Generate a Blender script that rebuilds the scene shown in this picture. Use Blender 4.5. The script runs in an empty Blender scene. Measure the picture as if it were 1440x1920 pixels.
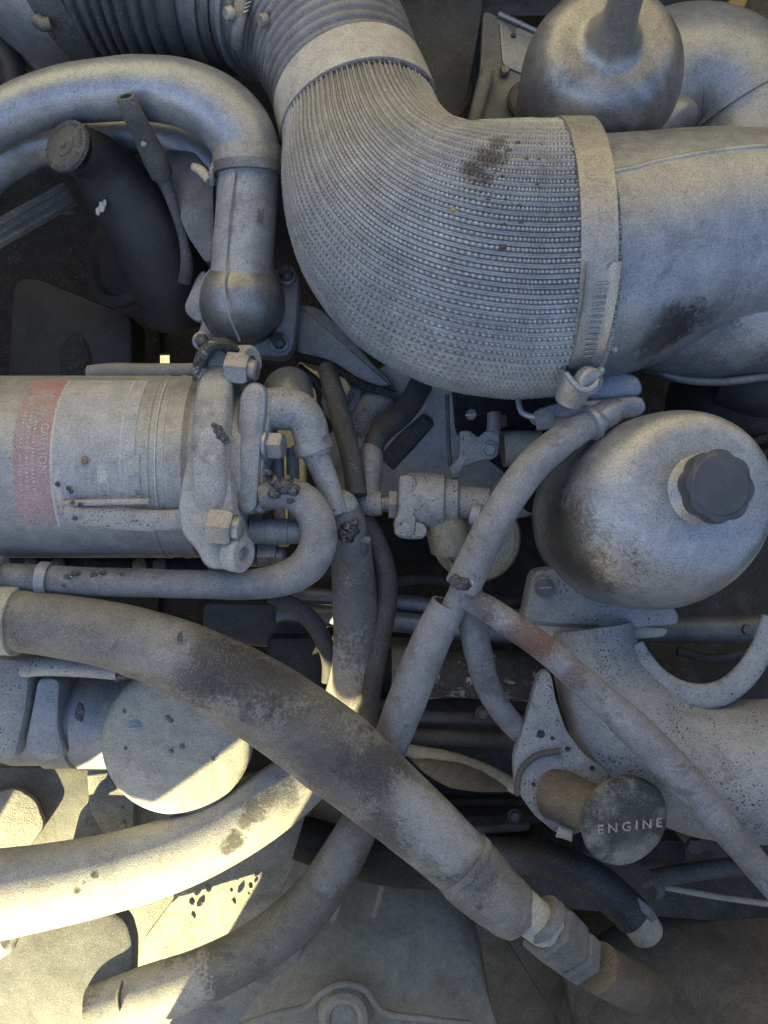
import bpy, math, random
import numpy as np
from mathutils import Vector, Matrix

random.seed(7)
rng = np.random.default_rng(7)
sc = bpy.context.scene
COL = sc.collection

# ------------------------------------------------------------------ frame
# Engine-bay frame: X along the engine, Y across it, Z up out of the bay,
# counted in units of 0.3 mm; HEYE is the height of the lens over the datum.
S = 0.0003
HEYE = 1600.0
BASE = 0.9
TILT = math.radians(4.0)
ct, st = math.cos(TILT), math.sin(TILT)
ROT = np.array([[1, 0, 0], [0, ct, -st], [0, st, ct]])


def W(p):
    p = np.asarray(p, float)
    return p @ ROT.T * S + np.array([0, 0, BASE])


def k(z):
    return (HEYE - z) / HEYE


def L(x, y, z=0.0):
    """survey point -> bay frame"""
    return np.array([(x - 720) * k(z), (960 - y) * k(z), z], float)


# ------------------------------------------------------------------ camera
cam = bpy.data.cameras.new("camera")
cam.sensor_fit = 'VERTICAL'
cam.sensor_height = 24
cam.lens = 12 / (960 / HEYE)
cam.clip_start = 0.01
cam.clip_end = 400
camo = bpy.data.objects.new("camera", cam)
camo.location = W([0, 0, HEYE])
camo.rotation_euler = (TILT, 0, 0)
COL.objects.link(camo)
sc.camera = camo

# ------------------------------------------------------------------ light
SUN_L = np.array([-0.45, -0.78, 0.50])
sd = ROT @ SUN_L
sd /= np.linalg.norm(sd)
el = math.asin(sd[2])
az = math.atan2(sd[0], sd[1])
world = bpy.data.worlds.new("World")
sc.world = world
world.use_nodes = True
nt = world.node_tree
bg = nt.nodes['Background']
sky = nt.nodes.new('ShaderNodeTexSky')
sky.sky_type = 'NISHITA'
sky.sun_disc = False
sky.sun_elevation = el
sky.sun_rotation = az
sky.ozone_density = 2.5
nt.links.new(sky.outputs[0], bg.inputs[0])
bg.inputs[1].default_value = 0.10
sun = bpy.data.lights.new("sun", 'SUN')
sun.energy = 5.0
sun.angle = math.radians(0.5)
sun.color = (1.0, 0.87, 0.45)
suno = bpy.data.objects.new("sun", sun)
suno.rotation_euler = Vector(sd).to_track_quat('Z', 'Y').to_euler()
suno.location = (-1, -1, 3)
COL.objects.link(suno)
sc.view_settings.view_transform = 'Standard'
sc.view_settings.look = 'None'
sc.view_settings.exposure = 2.3
sc.view_settings.gamma = 1.0


# ------------------------------------------------------------------ materials
def mat(name, a, b, grime=None, ga=0.5, rough=0.65, metal=0.0, s1=28, s2=130,
        lo=0.38, hi=0.62, glo=0.52, ghi=0.62, grain=0.25, speck=0.0, fleck=0.0,
        bump=0.25, grain_s=1250, coat=0.0, spec=0.4, spots=(), pit=0.55):
    def alb(c):
        if c is None: return None
        f = 0.76 if max(c) > .12 else 0.9
        return tuple(v * f for v in c)
    a, b, grime = alb(a), alb(b), alb(grime)
    spots = [(p[0], p[1], p[2], p[3], alb(p[4]), p[5]) for p in spots]
    m = bpy.data.materials.new(name)
    m.use_nodes = True
    n = m.node_tree.nodes
    l = m.node_tree.links
    P = n['Principled BSDF']
    P.inputs['Roughness'].default_value = rough
    P.inputs['Metallic'].default_value = metal
    P.inputs['Specular IOR Level'].default_value = spec
    if coat:
        P.inputs['Coat Weight'].default_value = coat
        P.inputs['Coat Roughness'].default_value = 0.15
    tc = n.new('ShaderNodeTexCoord')
    oi = n.new('ShaderNodeObjectInfo')
    mul = n.new('ShaderNodeMath'); mul.operation = 'MULTIPLY'; mul.inputs[1].default_value = 3.7
    l.new(oi.outputs['Random'], mul.inputs[0])
    add = n.new('ShaderNodeVectorMath'); add.operation = 'ADD'
    l.new(tc.outputs['Object'], add.inputs[0]); l.new(mul.outputs[0], add.inputs[1])

    def noise(scale, detail, r=0.6, dist=0.0):
        t = n.new('ShaderNodeTexNoise')
        t.inputs['Scale'].default_value = scale
        t.inputs['Detail'].default_value = detail
        t.inputs['Roughness'].default_value = r
        t.inputs['Distortion'].default_value = dist
        l.new(add.outputs[0], t.inputs['Vector'])
        return t.outputs['Fac']

    def rng_(sock, lo, hi, tlo=0.0, thi=1.0):
        t = n.new('ShaderNodeMapRange')
        t.inputs[1].default_value = lo; t.inputs[2].default_value = hi
        t.inputs[3].default_value = tlo; t.inputs[4].default_value = thi
        l.new(sock, t.inputs[0])
        return t.outputs[0]

    def mix(f, c1, c2, blend='MIX'):
        t = n.new('ShaderNodeMix'); t.data_type = 'RGBA'; t.blend_type = blend
        for s_, v in ((t.inputs['Factor'], f), (t.inputs['A'], c1), (t.inputs['B'], c2)):
            if isinstance(v, bpy.types.NodeSocket):
                l.new(v, s_)
            elif isinstance(v, (float, int)):
                s_.default_value = v
            else:
                s_.default_value = (v[0], v[1], v[2], 1)
        return t.outputs['Result']

    n1 = noise(s1, 9, 0.68, 0.3)
    c = mix(rng_(n1, lo, hi), a, b)
    n2 = noise(s2, 8, 0.7, 0.2)
    if grime is not None:
        n2b = noise(s1 * 0.7 + 11, 10, 0.74, 0.6)
        c = mix(rng_(n2b, glo, ghi, 0, ga), c, grime)
    if spots:
        ge = n.new('ShaderNodeNewGeometry')
        wn = noise(55, 8, 0.7)
        wn2 = noise(420, 5, 0.75)
        for (sx, sy, sz, sr, scol, sst) in spots:
            d = n.new('ShaderNodeVectorMath'); d.operation = 'DISTANCE'
            l.new(ge.outputs['Position'], d.inputs[0])
            d.inputs[1].default_value = W(L(sx, sy, sz))
            dd = rng_(d.outputs['Value'], 0, sr * S * 2, 0, 1)
            q = n.new('ShaderNodeMath'); q.operation = 'ADD'
            l.new(dd, q.inputs[0]); l.new(rng_(wn, 0.2, 0.8, -0.32, 0.32), q.inputs[1])
            q2 = n.new('ShaderNodeMath'); q2.operation = 'ADD'
            l.new(q.outputs[0], q2.inputs[0]); l.new(rng_(wn2, 0.2, 0.8, -0.3, 0.3), q2.inputs[1])
            c = mix(rng_(q2.outputs[0], 0.34, 0.62, sst, 0), c, scol)
    g = noise(grain_s, 3, 0.6)
    gv = rng_(g, 0.3, 0.7, 1 - grain, 1 + grain)
    comb = n.new('ShaderNodeCombineColor')
    for i in range(3):
        l.new(gv, comb.inputs[i])
    c = mix(1.0, c, comb.outputs[0], 'MULTIPLY')
    m2 = rng_(n2, 0.35, 0.65, 0.86, 1.14)
    comb2 = n.new('ShaderNodeCombineColor')
    for i in range(3):
        l.new(m2, comb2.inputs[i])
    c = mix(1.0, c, comb2.outputs[0], 'MULTIPLY')
    if speck:
        sp = noise(760, 2, 0.5)
        sp2 = noise(60, 4, 0.6)
        mm = n.new('ShaderNodeMath'); mm.operation = 'ADD'
        l.new(sp, mm.inputs[0]); l.new(rng_(sp2, 0.3, 0.7, -0.08, 0.08), mm.inputs[1])
        c = mix(rng_(mm.outputs[0], 0.80 - speck * 0.07, 0.83 - speck * 0.07, 0, 0.9), c, (0.02, 0.018, 0.017))
    if fleck:
        sp = noise(800, 2, 0.5)
        c = mix(rng_(sp, 0.76 - fleck * 0.08, 0.82 - fleck * 0.08, 0, 0.55), c, (0.55, 0.53, 0.5))
    if pit:
        pn = noise(1050, 4, 0.62)
        pm = noise(38, 6, 0.7)
        pa = n.new('ShaderNodeMath'); pa.operation = 'ADD'
        l.new(pn, pa.inputs[0]); l.new(rng_(pm, 0.3, 0.7, -0.07, 0.07), pa.inputs[1])
        dk = mix(0.75, c, (0.025, 0.024, 0.024))
        c = mix(rng_(pa.outputs[0], 0.56, 0.66, 0, pit), c, dk)
        lt = mix(0.5, c, (0.55, 0.54, 0.52))
        c = mix(rng_(pa.outputs[0], 0.42, 0.33, 0, pit * .7), c, lt)
    l.new(c, P.inputs['Base Color'])
    rv = rng_(n2, 0.3, 0.7, max(0.05, rough - 0.1), min(1, rough + 0.12))
    l.new(rv, P.inputs['Roughness'])
    hb = n.new('ShaderNodeMath'); hb.operation = 'ADD'
    l.new(g, hb.inputs[0]); l.new(n2, hb.inputs[1])
    bp = n.new('ShaderNodeBump')
    bp.inputs['Strength'].default_value = bump
    bp.inputs['Distance'].default_value = 0.0008
    l.new(hb.outputs[0], bp.inputs['Height'])
    l.new(bp.outputs[0], P.inputs['Normal'])
    return m


M = {}
M['paint'] = mat('grey_overspray_paint', (.30, .305, .32), (.42, .42, .42), (.09, .09, .095), .65, .5, speck=.7, bump=.35, glo=.56, ghi=.68, metal=0.25)
M['paint_smooth'] = mat('smooth_grey_paint', (.28, .305, .345), (.36, .375, .40), (.15, .155, .17), .5, .38, speck=.2, bump=.15, glo=.55, ghi=.7, metal=0.42)
M['paint_spotted'] = mat('spotted_pale_paint', (.33, .33, .33), (.41, .405, .39), (.10, .095, .09), .6, .6, speck=2.1, bump=.5, glo=.57, ghi=.66, metal=0.15)
M['tank'] = mat('silver_tank_paint', (.34, .335, .33), (.45, .44, .43), (.20, .185, .17), .6, .40, metal=0.55, speck=.6, bump=.3, glo=.56, ghi=.7, spots=[
    (1030, 1030, 60, 110, (.12, .10, .07), .85), (1100, 1095, 195, 95, (.15, .115, .07), .9), (1185, 1078, 258, 46, (.10, .09, .08), .7), (1250, 945, 318, 62, (.13, .115, .10), .75), (1010, 920, 20, 80, (.13, .12, .11), .6), (1060, 1000, 150, 60, (.16, .15, .14), .5), (1225, 1112, 232, 26, (.5, .48, .42), .8), (1310, 1102, 225, 28, (.08, .07, .065), .7)])
M['tank_dark'] = mat('dull_tank_paint', (.25, .25, .25), (.33, .325, .32), (.14, .135, .13), .6, .38, metal=0.55, speck=.2, bump=.15)
M['cast'] = mat('sandy_cast_paint', (.36, .355, .345), (.46, .45, .425), (.17, .17, .175), .5, .6, speck=.4, bump=.7, grain=.3, metal=0.15)
M['canister'] = mat('grey_canister_paint', (.35, .345, .335), (.43, .42, .39), (.26, .25, .23), .5, .5, speck=.5, bump=.25, metal=0.25)
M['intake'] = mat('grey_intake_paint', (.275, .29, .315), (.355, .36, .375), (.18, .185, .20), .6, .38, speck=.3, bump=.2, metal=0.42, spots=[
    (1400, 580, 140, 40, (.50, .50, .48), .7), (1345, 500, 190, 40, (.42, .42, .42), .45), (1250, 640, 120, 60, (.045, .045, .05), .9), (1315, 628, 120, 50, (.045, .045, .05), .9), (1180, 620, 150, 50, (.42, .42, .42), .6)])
M['intake_low'] = mat('shaded_intake_paint', (.07, .07, .078), (.11, .11, .118), (.19, .19, .195), .6, .45, fleck=.3, bump=.2, metal=.2, spots=[  # darker copy of the intake paint: shade and a bright streak painted in
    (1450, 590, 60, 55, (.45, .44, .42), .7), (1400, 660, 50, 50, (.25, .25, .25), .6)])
M['pale_cast'] = mat('pale_grey_casting', (.52, .52, .525), (.62, .615, .60), (.26, .26, .265), .6, .6, speck=.7, bump=.3, glo=.56, ghi=.66)
M['band'] = mat('pale_band', (.42, .40, .36), (.50, .48, .43), (.30, .28, .25), .4, .6, speck=.5, bump=.2)
M['clampsteel'] = mat('dusty_clamp_steel', (.34, .32, .29), (.42, .40, .36), (.20, .18, .16), .5, .5, metal=0.5, bump=.2)
M['elbow'] = mat('woven_elbow_rubber', (.36, .365, .37), (.46, .455, .445), (.28, .275, .27), .5, .45, bump=.12, grain=.3, spots=[
    (918, 303, 214, 26, (.055, .04, .03), .85), (905, 338, 228, 22, (.055, .04, .03), .8), (932, 275, 196, 18, (.06, .045, .035), .7), (885, 318, 222, 16, (.06, .045, .035), .8)])
# groove shade painted in: ridges paler, gaps darker by weave height
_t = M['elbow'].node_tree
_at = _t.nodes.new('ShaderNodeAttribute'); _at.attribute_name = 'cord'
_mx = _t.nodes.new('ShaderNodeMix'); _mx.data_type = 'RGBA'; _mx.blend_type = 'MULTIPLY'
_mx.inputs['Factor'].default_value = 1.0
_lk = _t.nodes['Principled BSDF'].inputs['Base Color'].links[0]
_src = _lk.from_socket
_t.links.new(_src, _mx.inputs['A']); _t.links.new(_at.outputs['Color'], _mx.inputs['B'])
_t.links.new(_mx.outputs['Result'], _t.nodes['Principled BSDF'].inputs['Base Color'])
M['corr'] = mat('dusty_corrugated_rubber', (.15, .15, .152), (.23, .23, .225), (.09, .09, .09), .5, .6, bump=.15, fleck=.2, spec=0.6)
M['corr_dark'] = mat('dark_corrugated_rubber', (.045, .048, .05), (.075, .078, .08), None, rough=.6, bump=.1)
M['boot'] = mat('blue_grey_boot', (.12, .125, .13), (.20, .205, .21), (.07, .07, .075), .5, .5, bump=.1, metal=0.2, spec=0.5)
M['hose'] = mat('dusty_hose', (.115, .107, .096), (.275, .255, .222), (.045, .044, .045), .85, .75, s1=34, speck=.3, fleck=.3, bump=.3, lo=.34, hi=.62, glo=.56, ghi=.64, spots=[
    (385, 1240, 130, 75, (.04,.038,.04), .75), (455, 1255, 135, 75, (.04,.038,.04), .75), (535, 1262, 120, 60, (.04,.038,.04), .7), (600, 1400, 130, 80, (.04,.038,.04), .45),
    (740, 1445, 120, 70, (.04,.038,.04), .7), (650, 1460, 130, 70, (.04,.038,.04), .4), (720, 1570, 110, 60, (.04,.038,.04), .6), (775, 1495, 120, 45, (.36,.35,.335), .7), (862, 1575, 105, 75, (.36,.35,.335), .85), (800, 1540, 110, 45, (.36,.35,.335), .5),
    (900, 1640, 100, 40, (.04,.038,.04), .6), (300, 1200, 130, 60, (.36,.35,.335), .5), (150, 1150, 120, 120, (.22,.21,.19), .6)])
M['hose_grey'] = mat('grey_painted_hose', (.20, .195, .20), (.30, .29, .285), (.08, .076, .08), .75, .6, speck=.7, fleck=.2, bump=.45, glo=.55, ghi=.65)
M['hose_pale'] = mat('dusty_hose_sun_and_shade', (.44, .42, .37), (.54, .51, .45), (.30, .28, .24), .6, .75, speck=.5, bump=.35, glo=.6, ghi=.68, spots=[  # pale base puts the sunlight on the lower length into the colour
    (655, 1040, -70, 90, (.13, .13, .14), .85), (665, 1130, -110, 90, (.13, .13, .14), .85), (690, 1215, -150, 60, (.15, .15, .16), .8), (700, 1290, -170, 55, (.13, .13, .135), .8),  # these spots paint the shade of the upper length
    (440, 1575, -50, 20, (.07, .068, .06), .95), (424, 1590, -50, 14, (.08, .075, .07), .9), (478, 1520, -60, 24, (.12, .11, .10), .85), (505, 1500, -60, 20, (.16, .14, .11), .8), (545, 1480, -90, 34, (.16, .155, .15), .8), (460, 1540, -50, 16, (.14, .12, .1), .8),
    (176, 1642, -20, 9, (.05, .05, .05), .95), (143, 1672, -10, 8, (.05, .05, .05), .95), (156, 1655, -16, 5, (.06, .06, .06), .9), (590, 1450, -140, 40, (.12, .12, .12), .7)])
M['hose_mid'] = mat('dusty_hose_sunlit_end', (.15, .142, .122), (.235, .222, .19), (.085, .082, .08), .75, .7, speck=.4, fleck=.2, bump=.3, glo=.54, ghi=.64, spots=[(255, 1880, -130, 115, (.46, .44, .38), .9), (330, 1860, -130, 60, (.46, .44, .38), .85), (620, 1610, -170, 60, (.34, .33, .32), .6)])  # dusty hose; pale spots paint sunlight onto its left end
M['hose_speck'] = mat('speckled_hose', (.11, .112, .118), (.19, .19, .195), (.05, .05, .055), .6, .7, speck=.2, fleck=.8, bump=.4)
M['hose_thin'] = mat('thin_dirty_hose', (.06, .058, .06), (.125, .118, .112), (.04, .04, .042), .6, .7, fleck=.5, bump=.3)
M['black'] = mat('black_rubber', (.022, .022, .024), (.04, .04, .042), None, rough=.55, bump=.15, fleck=.1)
M['dark'] = mat('dark_grime', (.011, .011, .012), (.019, .019, .019), (.034, .032, .03), .5, .8, bump=.4, fleck=.1)
M['darkpaint'] = mat('dark_dull_paint', (.05, .052, .054), (.085, .086, .088), (.03, .03, .03), .5, .55, bump=.2)
M['cap_old'] = mat('weathered_black_cap', (.06, .06, .057), (.11, .11, .10), (.03, .03, .03), .6, .75, bump=.4, fleck=.3)
M['plastic'] = mat('black_plastic_cap', (.045, .047, .055), (.06, .062, .07), None, rough=.45, bump=.05, grain=.1, pit=.1)
M['dustcap'] = mat('dusty_oil_cap', (.06, .058, .052), (.26, .245, .20), (.035, .033, .03), .8, .75, s1=75, lo=.45, hi=.68, glo=.5, ghi=.62, bump=.4, spots=[(1180, 1612, 60, 34, (.30, .28, .22), .75), (1222, 1596, 60, 24, (.28, .26, .2), .6), (1118, 1556, 66, 16, (.26, .25, .21), .6), (1180, 1548, 70, 40, (.05, .048, .045), .7)])
M['rust'] = mat('rusty_tube', (.20, .19, .20), (.31, .30, .30), (.10, .095, .095), .75, .7, s1=40, glo=.52, ghi=.6, bump=.4, speck=.5, spots=[
    (985, 1200, 110, 42, (.15, .075, .05), .8), (1020, 1215, 110, 30, (.15, .075, .05), .8), (905, 1140, 100, 30, (.07, .06, .06), .7), (1075, 1265, 110, 22, (.09, .06, .06), .7), (1390, 1590, 100, 60, (.12, .11, .10), .6)])
M['steel'] = mat('dirty_bolt_steel', (.30, .295, .28), (.40, .39, .37), (.14, .13, .12), .6, .5, metal=.4, bump=.2, speck=.4)
M['boltdark'] = mat('dark_bolt_steel', (.10, .10, .10), (.17, .165, .16), None, rough=.5, metal=.4, bump=.2)
M['black_white'] = mat('peeling_black_paint', (.03, .03, .03), (.05, .05, .05), (.42, .41, .39), .95, .7, s1=110, glo=.56, ghi=.6, bump=.4)
M['tar'] = mat('glossy_tar', (.015, .015, .018), (.04, .04, .045), (.30, .30, .32), .8, .22, s1=300, glo=.58, ghi=.62, bump=.6, grain_s=900, spec=.6)
M['dirt'] = mat('crumbly_dirt', (.05, .04, .03), (.11, .09, .065), None, rough=.95, bump=.8)
M['dirt_light'] = mat('ochre_crumb', (.22, .17, .10), (.30, .25, .17), None, rough=.95, bump=.8)
M['brown'] = mat('brown_dust_coat', (.42, .38, .29), (.50, .46, .36), (.30, .27, .21), .5, .85, bump=.4, s1=16)
M['brown_dark'] = mat('dark_brown_dust', (.115, .09, .06), (.21, .17, .115), (.07, .06, .045), .6, .9, bump=.6, s1=14)
M['cream'] = mat('cream_dust_coat', (.44, .41, .34), (.52, .49, .41), (.30, .28, .23), .5, .8, speck=.5, bump=.5)
M['fan'] = mat('dusty_fan_plate', (.36, .35, .31), (.46, .44, .38), (.20, .19, .17), .6, .75, speck=.9, bump=.9, grain_s=1100)
M['fan_dark'] = mat('dusty_dark_blade', (.16, .16, .15), (.25, .245, .22), (.10, .10, .095), .6, .75, fleck=.8, bump=.4, s1=22)
M['mustard'] = mat('oily_yellow_brass', (.25, .22, .14), (.33, .31, .24), (.07, .06, .04), .7, .5, speck=2.0, bump=.4, metal=.1)
M['red'] = mat('faded_red_print', (.42, .225, .215), (.40, .30, .285), (.38, .34, .33), .9, .6, bump=.15, s1=22, grain=.3)
M['print'] = mat('faded_white_print', (.46, .44, .43), (.54, .52, .5), None, rough=.6, bump=.1)
M['printgrey'] = mat('faded_grey_print', (.36, .365, .37), (.43, .43, .43), None, rough=.6, bump=.1)
M['ink'] = mat('grey_ink', (.22, .23, .25), (.27, .28, .29), None, rough=.6, bump=.1)
M['ochreink'] = mat('dusty_raised_letter', (.40, .37, .28), (.48, .45, .35), (.16, .14, .10), .5, .8, s1=120, bump=.3)
M['white'] = mat('chipped_white', (.48, .46, .42), (.56, .54, .49), None, rough=.8, bump=.5)
M['yellow'] = mat('yellow_strap', (.45, .27, .06), (.55, .36, .10), None, rough=.7, bump=.3)
M['sand'] = mat('sandy_ground', (.40, .33, .22), (.50, .42, .30), (.25, .2, .13), .4, .95, s1=3, s2=20, bump=.5, grain_s=200)
M['bounce'] = mat('cream_bounce_paint', (.34, .30, .24), (.38, .34, .28), None, rough=.4, s1=4)  # colour of the added wall that bounces warm light
M['fender'] = mat('dark_sky_blocker', (.07, .07, .07), (.10, .10, .095), None, rough=.8, s1=4)  # dark tone for the side walls added to cut low skylight
M['blocker'] = mat('blocker_shell', (.66, .63, .57), (.72, .69, .63), None, rough=.5, s1=4)  # pale tone of the added sun-blocking panel
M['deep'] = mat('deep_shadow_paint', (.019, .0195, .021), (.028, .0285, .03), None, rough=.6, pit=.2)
M['block'] = mat('grimy_block', (.035, .035, .036), (.07, .068, .065), (.14, .135, .125), .5, .75, bump=.5, s1=22, fleck=.2)

# ------------------------------------------------------------------ mesh helpers
def nrm(v):
    v = np.asarray(v, float)
    return v / (np.linalg.norm(v) + 1e-12)


def catmull(P, step=9.0):
    P = np.asarray(P, float)
    if len(P) == 2:
        d = np.linalg.norm(P[1, :3] - P[0, :3])
        n = max(2, int(d / step))
        t = np.linspace(0, 1, n + 1)[:, None]
        return P[0] * (1 - t) + P[1] * t
    d = np.linalg.norm(np.diff(P[:, :3], axis=0), axis=1) + 1e-9
    m = np.zeros_like(P)
    s_ = np.diff(P, axis=0) / d[:, None]
    m[1:-1] = (s_[1:] * d[:-1, None] + s_[:-1] * d[1:, None]) / (d[1:] + d[:-1])[:, None]
    m[0] = s_[0]; m[-1] = s_[-1]
    out = []
    for i in range(len(P) - 1):
        n = max(2, int(d[i] / step))
        t = (np.arange(n) / n)[:, None]
        out.append((2 * t ** 3 - 3 * t * t + 1) * P[i] + (t ** 3 - 2 * t * t + t) * d[i] * m[i] + (-2 * t ** 3 + 3 * t * t) * P[i + 1] + (t ** 3 - t * t) * d[i] * m[i + 1])
        out[-1][:, 3:] = (P[i] * (1 - t) + P[i + 1] * t)[:, 3:]
    out.append(P[-1:])
    return np.concatenate(out)


def frames(C):
    T = np.gradient(C, axis=0)
    T /= np.linalg.norm(T, axis=1)[:, None] + 1e-12
    up = np.array([0, 0, 1.0]) if abs(T[0][2]) < .9 else np.array([0, 1.0, 0])
    N = [nrm(up - T[0] * (up @ T[0]))]
    for i in range(1, len(C)):
        v = N[-1] - T[i] * (N[-1] @ T[i])
        N.append(nrm(v))
    N = np.array(N)
    B = np.cross(T, N)
    return T, N, B


def wob(P, amp, scale, seed=0):
    """cheap smooth 3-D wobble"""
    r = np.random.default_rng(seed)
    out = np.zeros_like(P)
    for i in range(6):
        d = r.normal(size=3); d /= np.linalg.norm(d)
        ph = r.uniform(0, 6.28, 3)
        f = scale * (1.0 + i * .6)
        out += np.sin((P @ d)[:, None] * f + ph) / (1 + i * .5)
    return P + out * amp * .4


class MB:
    def __init__(s):
        s.v = []; s.f = []; s.n = 0

    def add(s, V, F):
        V = np.asarray(V, float)
        s.v.append(V)
        o = s.n
        s.f += [tuple(int(i) + o for i in f) for f in F]
        s.n += len(V)
        return s

    def grid(s, G, closed_u=True, cap0=False, cap1=False):
        """G: rows x cols x 3, cols wrap when closed_u"""
        r, c = G.shape[:2]
        V = G.reshape(-1, 3)
        F = []
        cc = c if closed_u else c - 1
        for i in range(r - 1):
            for j in range(cc):
                a = i * c + j; b = i * c + (j + 1) % c
                F.append((a, b, b + c, a + c))
        if cap0: F.append(tuple(range(c))[::-1])
        if cap1: F.append(tuple(range((r - 1) * c, r * c)))
        return s.add(V, F)

    def tube(s, pts, n=28, step=9, lump=0.0, seed=0, cap=True, wall=0, round_end=0, raw=False, flat=1.0):
        """pts (x,y,z,r); wall>0 leaves the first end open with that wall thickness"""
        if raw:
            P = np.array(pts, float)
        else:
            P = np.array([list(L(x, y, z)) + [r * k(z)] for x, y, z, r in pts])
        Q = catmull(P, step)
        C, R = Q[:, :3], Q[:, 3]
        T, N, B = frames(C)
        a = np.linspace(0, 2 * np.pi, n, endpoint=False)
        G = C[:, None, :] + R[:, None, None] * (np.cos(a)[None, :, None] * N[:, None, :] * flat + np.sin(a)[None, :, None] * B[:, None, :])
        rows = [G]
        if round_end:
            extra = []
            for t in np.linspace(0.15, 1, 7):
                rr = R[-1] * math.sqrt(max(0.0, 1 - t * t)) + .05
                extra.append(C[-1] + T[-1] * R[-1] * round_end * t + rr * (np.cos(a)[:, None] * N[-1] + np.sin(a)[:, None] * B[-1]))
            rows.append(np.array(extra))
        if wall:
            ri = R[0] - wall
            i0 = C[0] + ri * (np.cos(a)[:, None] * N[0] + np.sin(a)[:, None] * B[0])
            dpt = min(len(C) - 1, 6)
            i1 = C[dpt] + (R[dpt] - wall) * (np.cos(a)[:, None] * N[dpt] + np.sin(a)[:, None] * B[dpt])
            rows.insert(0, np.array([i1, i0]))
        G = np.concatenate(rows, 0)
        if lump:
            sh = G.shape
            G = wob(G.reshape(-1, 3), lump * R.mean(), 1.2 / R.mean(), seed).reshape(sh)
        s.grid(G, True, cap, cap)
        s.path = (C, R, T, N, B)
        return s

    def lathe(s, base, axis, prof, n=48, lobes=None, sc=None, lump=0, seed=0, ell=1.0):
        """base bay-frame point; prof [(h, r)]"""
        axis = nrm(axis)
        up = np.array([0, 1.0, 0]) if abs(axis[1]) < .9 else np.array([1.0, 0, 0])
        e1 = nrm(np.cross(up, axis)); e2 = np.cross(axis, e1)
        a = np.linspace(0, 2 * np.pi, n, endpoint=False)
        f = sc if sc else 1.0
        rows = []
        for h, r in prof:
            rr = np.full(n, r * f)
            if lobes:
                rr = rr * lobes(a, r)
            rows.append(base + axis * h * f + rr[:, None] * (np.cos(a)[:, None] * e1 * ell + np.sin(a)[:, None] * e2))
        G = np.array(rows)
        if lump:
            sh = G.shape
            G = wob(G.reshape(-1, 3), lump, .02, seed).reshape(sh)
        return s.grid(G, True, True, True)

    def hex(s, base, axis, r, h, n=6):
        return s.lathe(base, axis, [(0, r), (h * .82, r), (h, r * .86)], n=n)

    def prism(s, poly, z, th, bev=4, dirv=(0, 0, -1), rc=9.0):
        """outline in survey points at height z (or per-point z), thickness th along dirv"""
        Q = np.array([L(p[0], p[1], p[2] if len(p) > 2 else z) for p in poly])
        d = nrm(dirv)
        for it_ in range(2 if rc else 0):
            Rr = []
            cut = rc / (1 + it_)
            for i in range(len(Q)):
                p0, p1 = Q[i], Q[(i + 1) % len(Q)]
                ln = np.linalg.norm(p1 - p0) + 1e-9
                f_ = min(.3, cut / ln)
                Rr += [p0 + (p1 - p0) * f_, p1 - (p1 - p0) * f_]
            Q = np.array(Rr)
        n = len(Q)
        # inset by averaging edge normals in XY
        area = 0.5 * sum(Q[i][0] * Q[(i + 1) % n][1] - Q[(i + 1) % n][0] * Q[i][1] for i in range(n))
        sg = 1 if area > 0 else -1
        ins = []
        for i in range(n):
            e1 = nrm((Q[i] - Q[i - 1])[:2]); e2 = nrm((Q[(i + 1) % n] - Q[i])[:2])
            n1 = np.array([-e1[1], e1[0]]) * sg; n2 = np.array([-e2[1], e2[0]]) * sg
            m = n1 + n2
            m = m / max(.35, (m @ m) / 2 ** 1) if m @ m > 1e-6 else n1
            ins.append(np.append(m * bev, 0))
        ins = np.array(ins)
        rows = [Q + ins, Q + ins * .35 + d * bev * .3, Q + d * bev, Q + d * (th)]
        V = np.concatenate(rows)
        F = [tuple(range(n))] if sg > 0 else [tuple(range(n))[::-1]]
        for r in range(3):
            for i in range(n):
                a = r * n + i; b = r * n + (i + 1) % n
                F.append((a, a + n, b + n, b) if sg > 0 else (a, b, b + n, a + n))
        bot = tuple(range(3 * n, 4 * n))
        F.append(bot[::-1] if sg > 0 else bot)
        return s.add(V, F)

    def box(s, c, size, X=(1, 0, 0), Y=(0, 1, 0), bev=.12):
        X = nrm(X); Y = nrm(np.asarray(Y) - X * (np.asarray(Y) @ X)); Z = np.cross(X, Y)
        hx, hy, hz = np.array(size) / 2.0
        b = bev * min(size)
        rows = []
        for zz, o in ((-hz, b), (-hz + b, 0), (hz - b, 0), (hz, b)):
            loop = []
            for sx, sy in ((1, 1), (-1, 1), (-1, -1), (1, -1)):
                px, py = sx * (hx - o), sy * (hy - o)
                q = [(px, sy * (hy - o - b)), (sx * (hx - o - b), py)]
                if sx * sy < 0: q = q[::-1]
                loop += q
            rows.append([np.asarray(c) + X * p[0] + Y * p[1] + Z * zz for p in loop])
        return s.grid(np.array(rows), True, True, True)

    def ball(s, c, r, lump=0, seed=0, n=14, sq=(1, 1, 1)):
        th = np.linspace(0, np.pi, n); ph = np.linspace(0, 2 * np.pi, 2 * n, endpoint=False)
        G = np.stack([np.sin(th)[:, None] * np.cos(ph), np.sin(th)[:, None] * np.sin(ph), np.cos(th)[:, None] + 0 * ph], -1) * r * np.array(sq)
        if lump:
            sh = G.shape
            G = wob(G.reshape(-1, 3), lump * r * .8, 2.6 / r, seed).reshape(sh)
        return s.grid(G + np.asarray(c), True)

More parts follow.
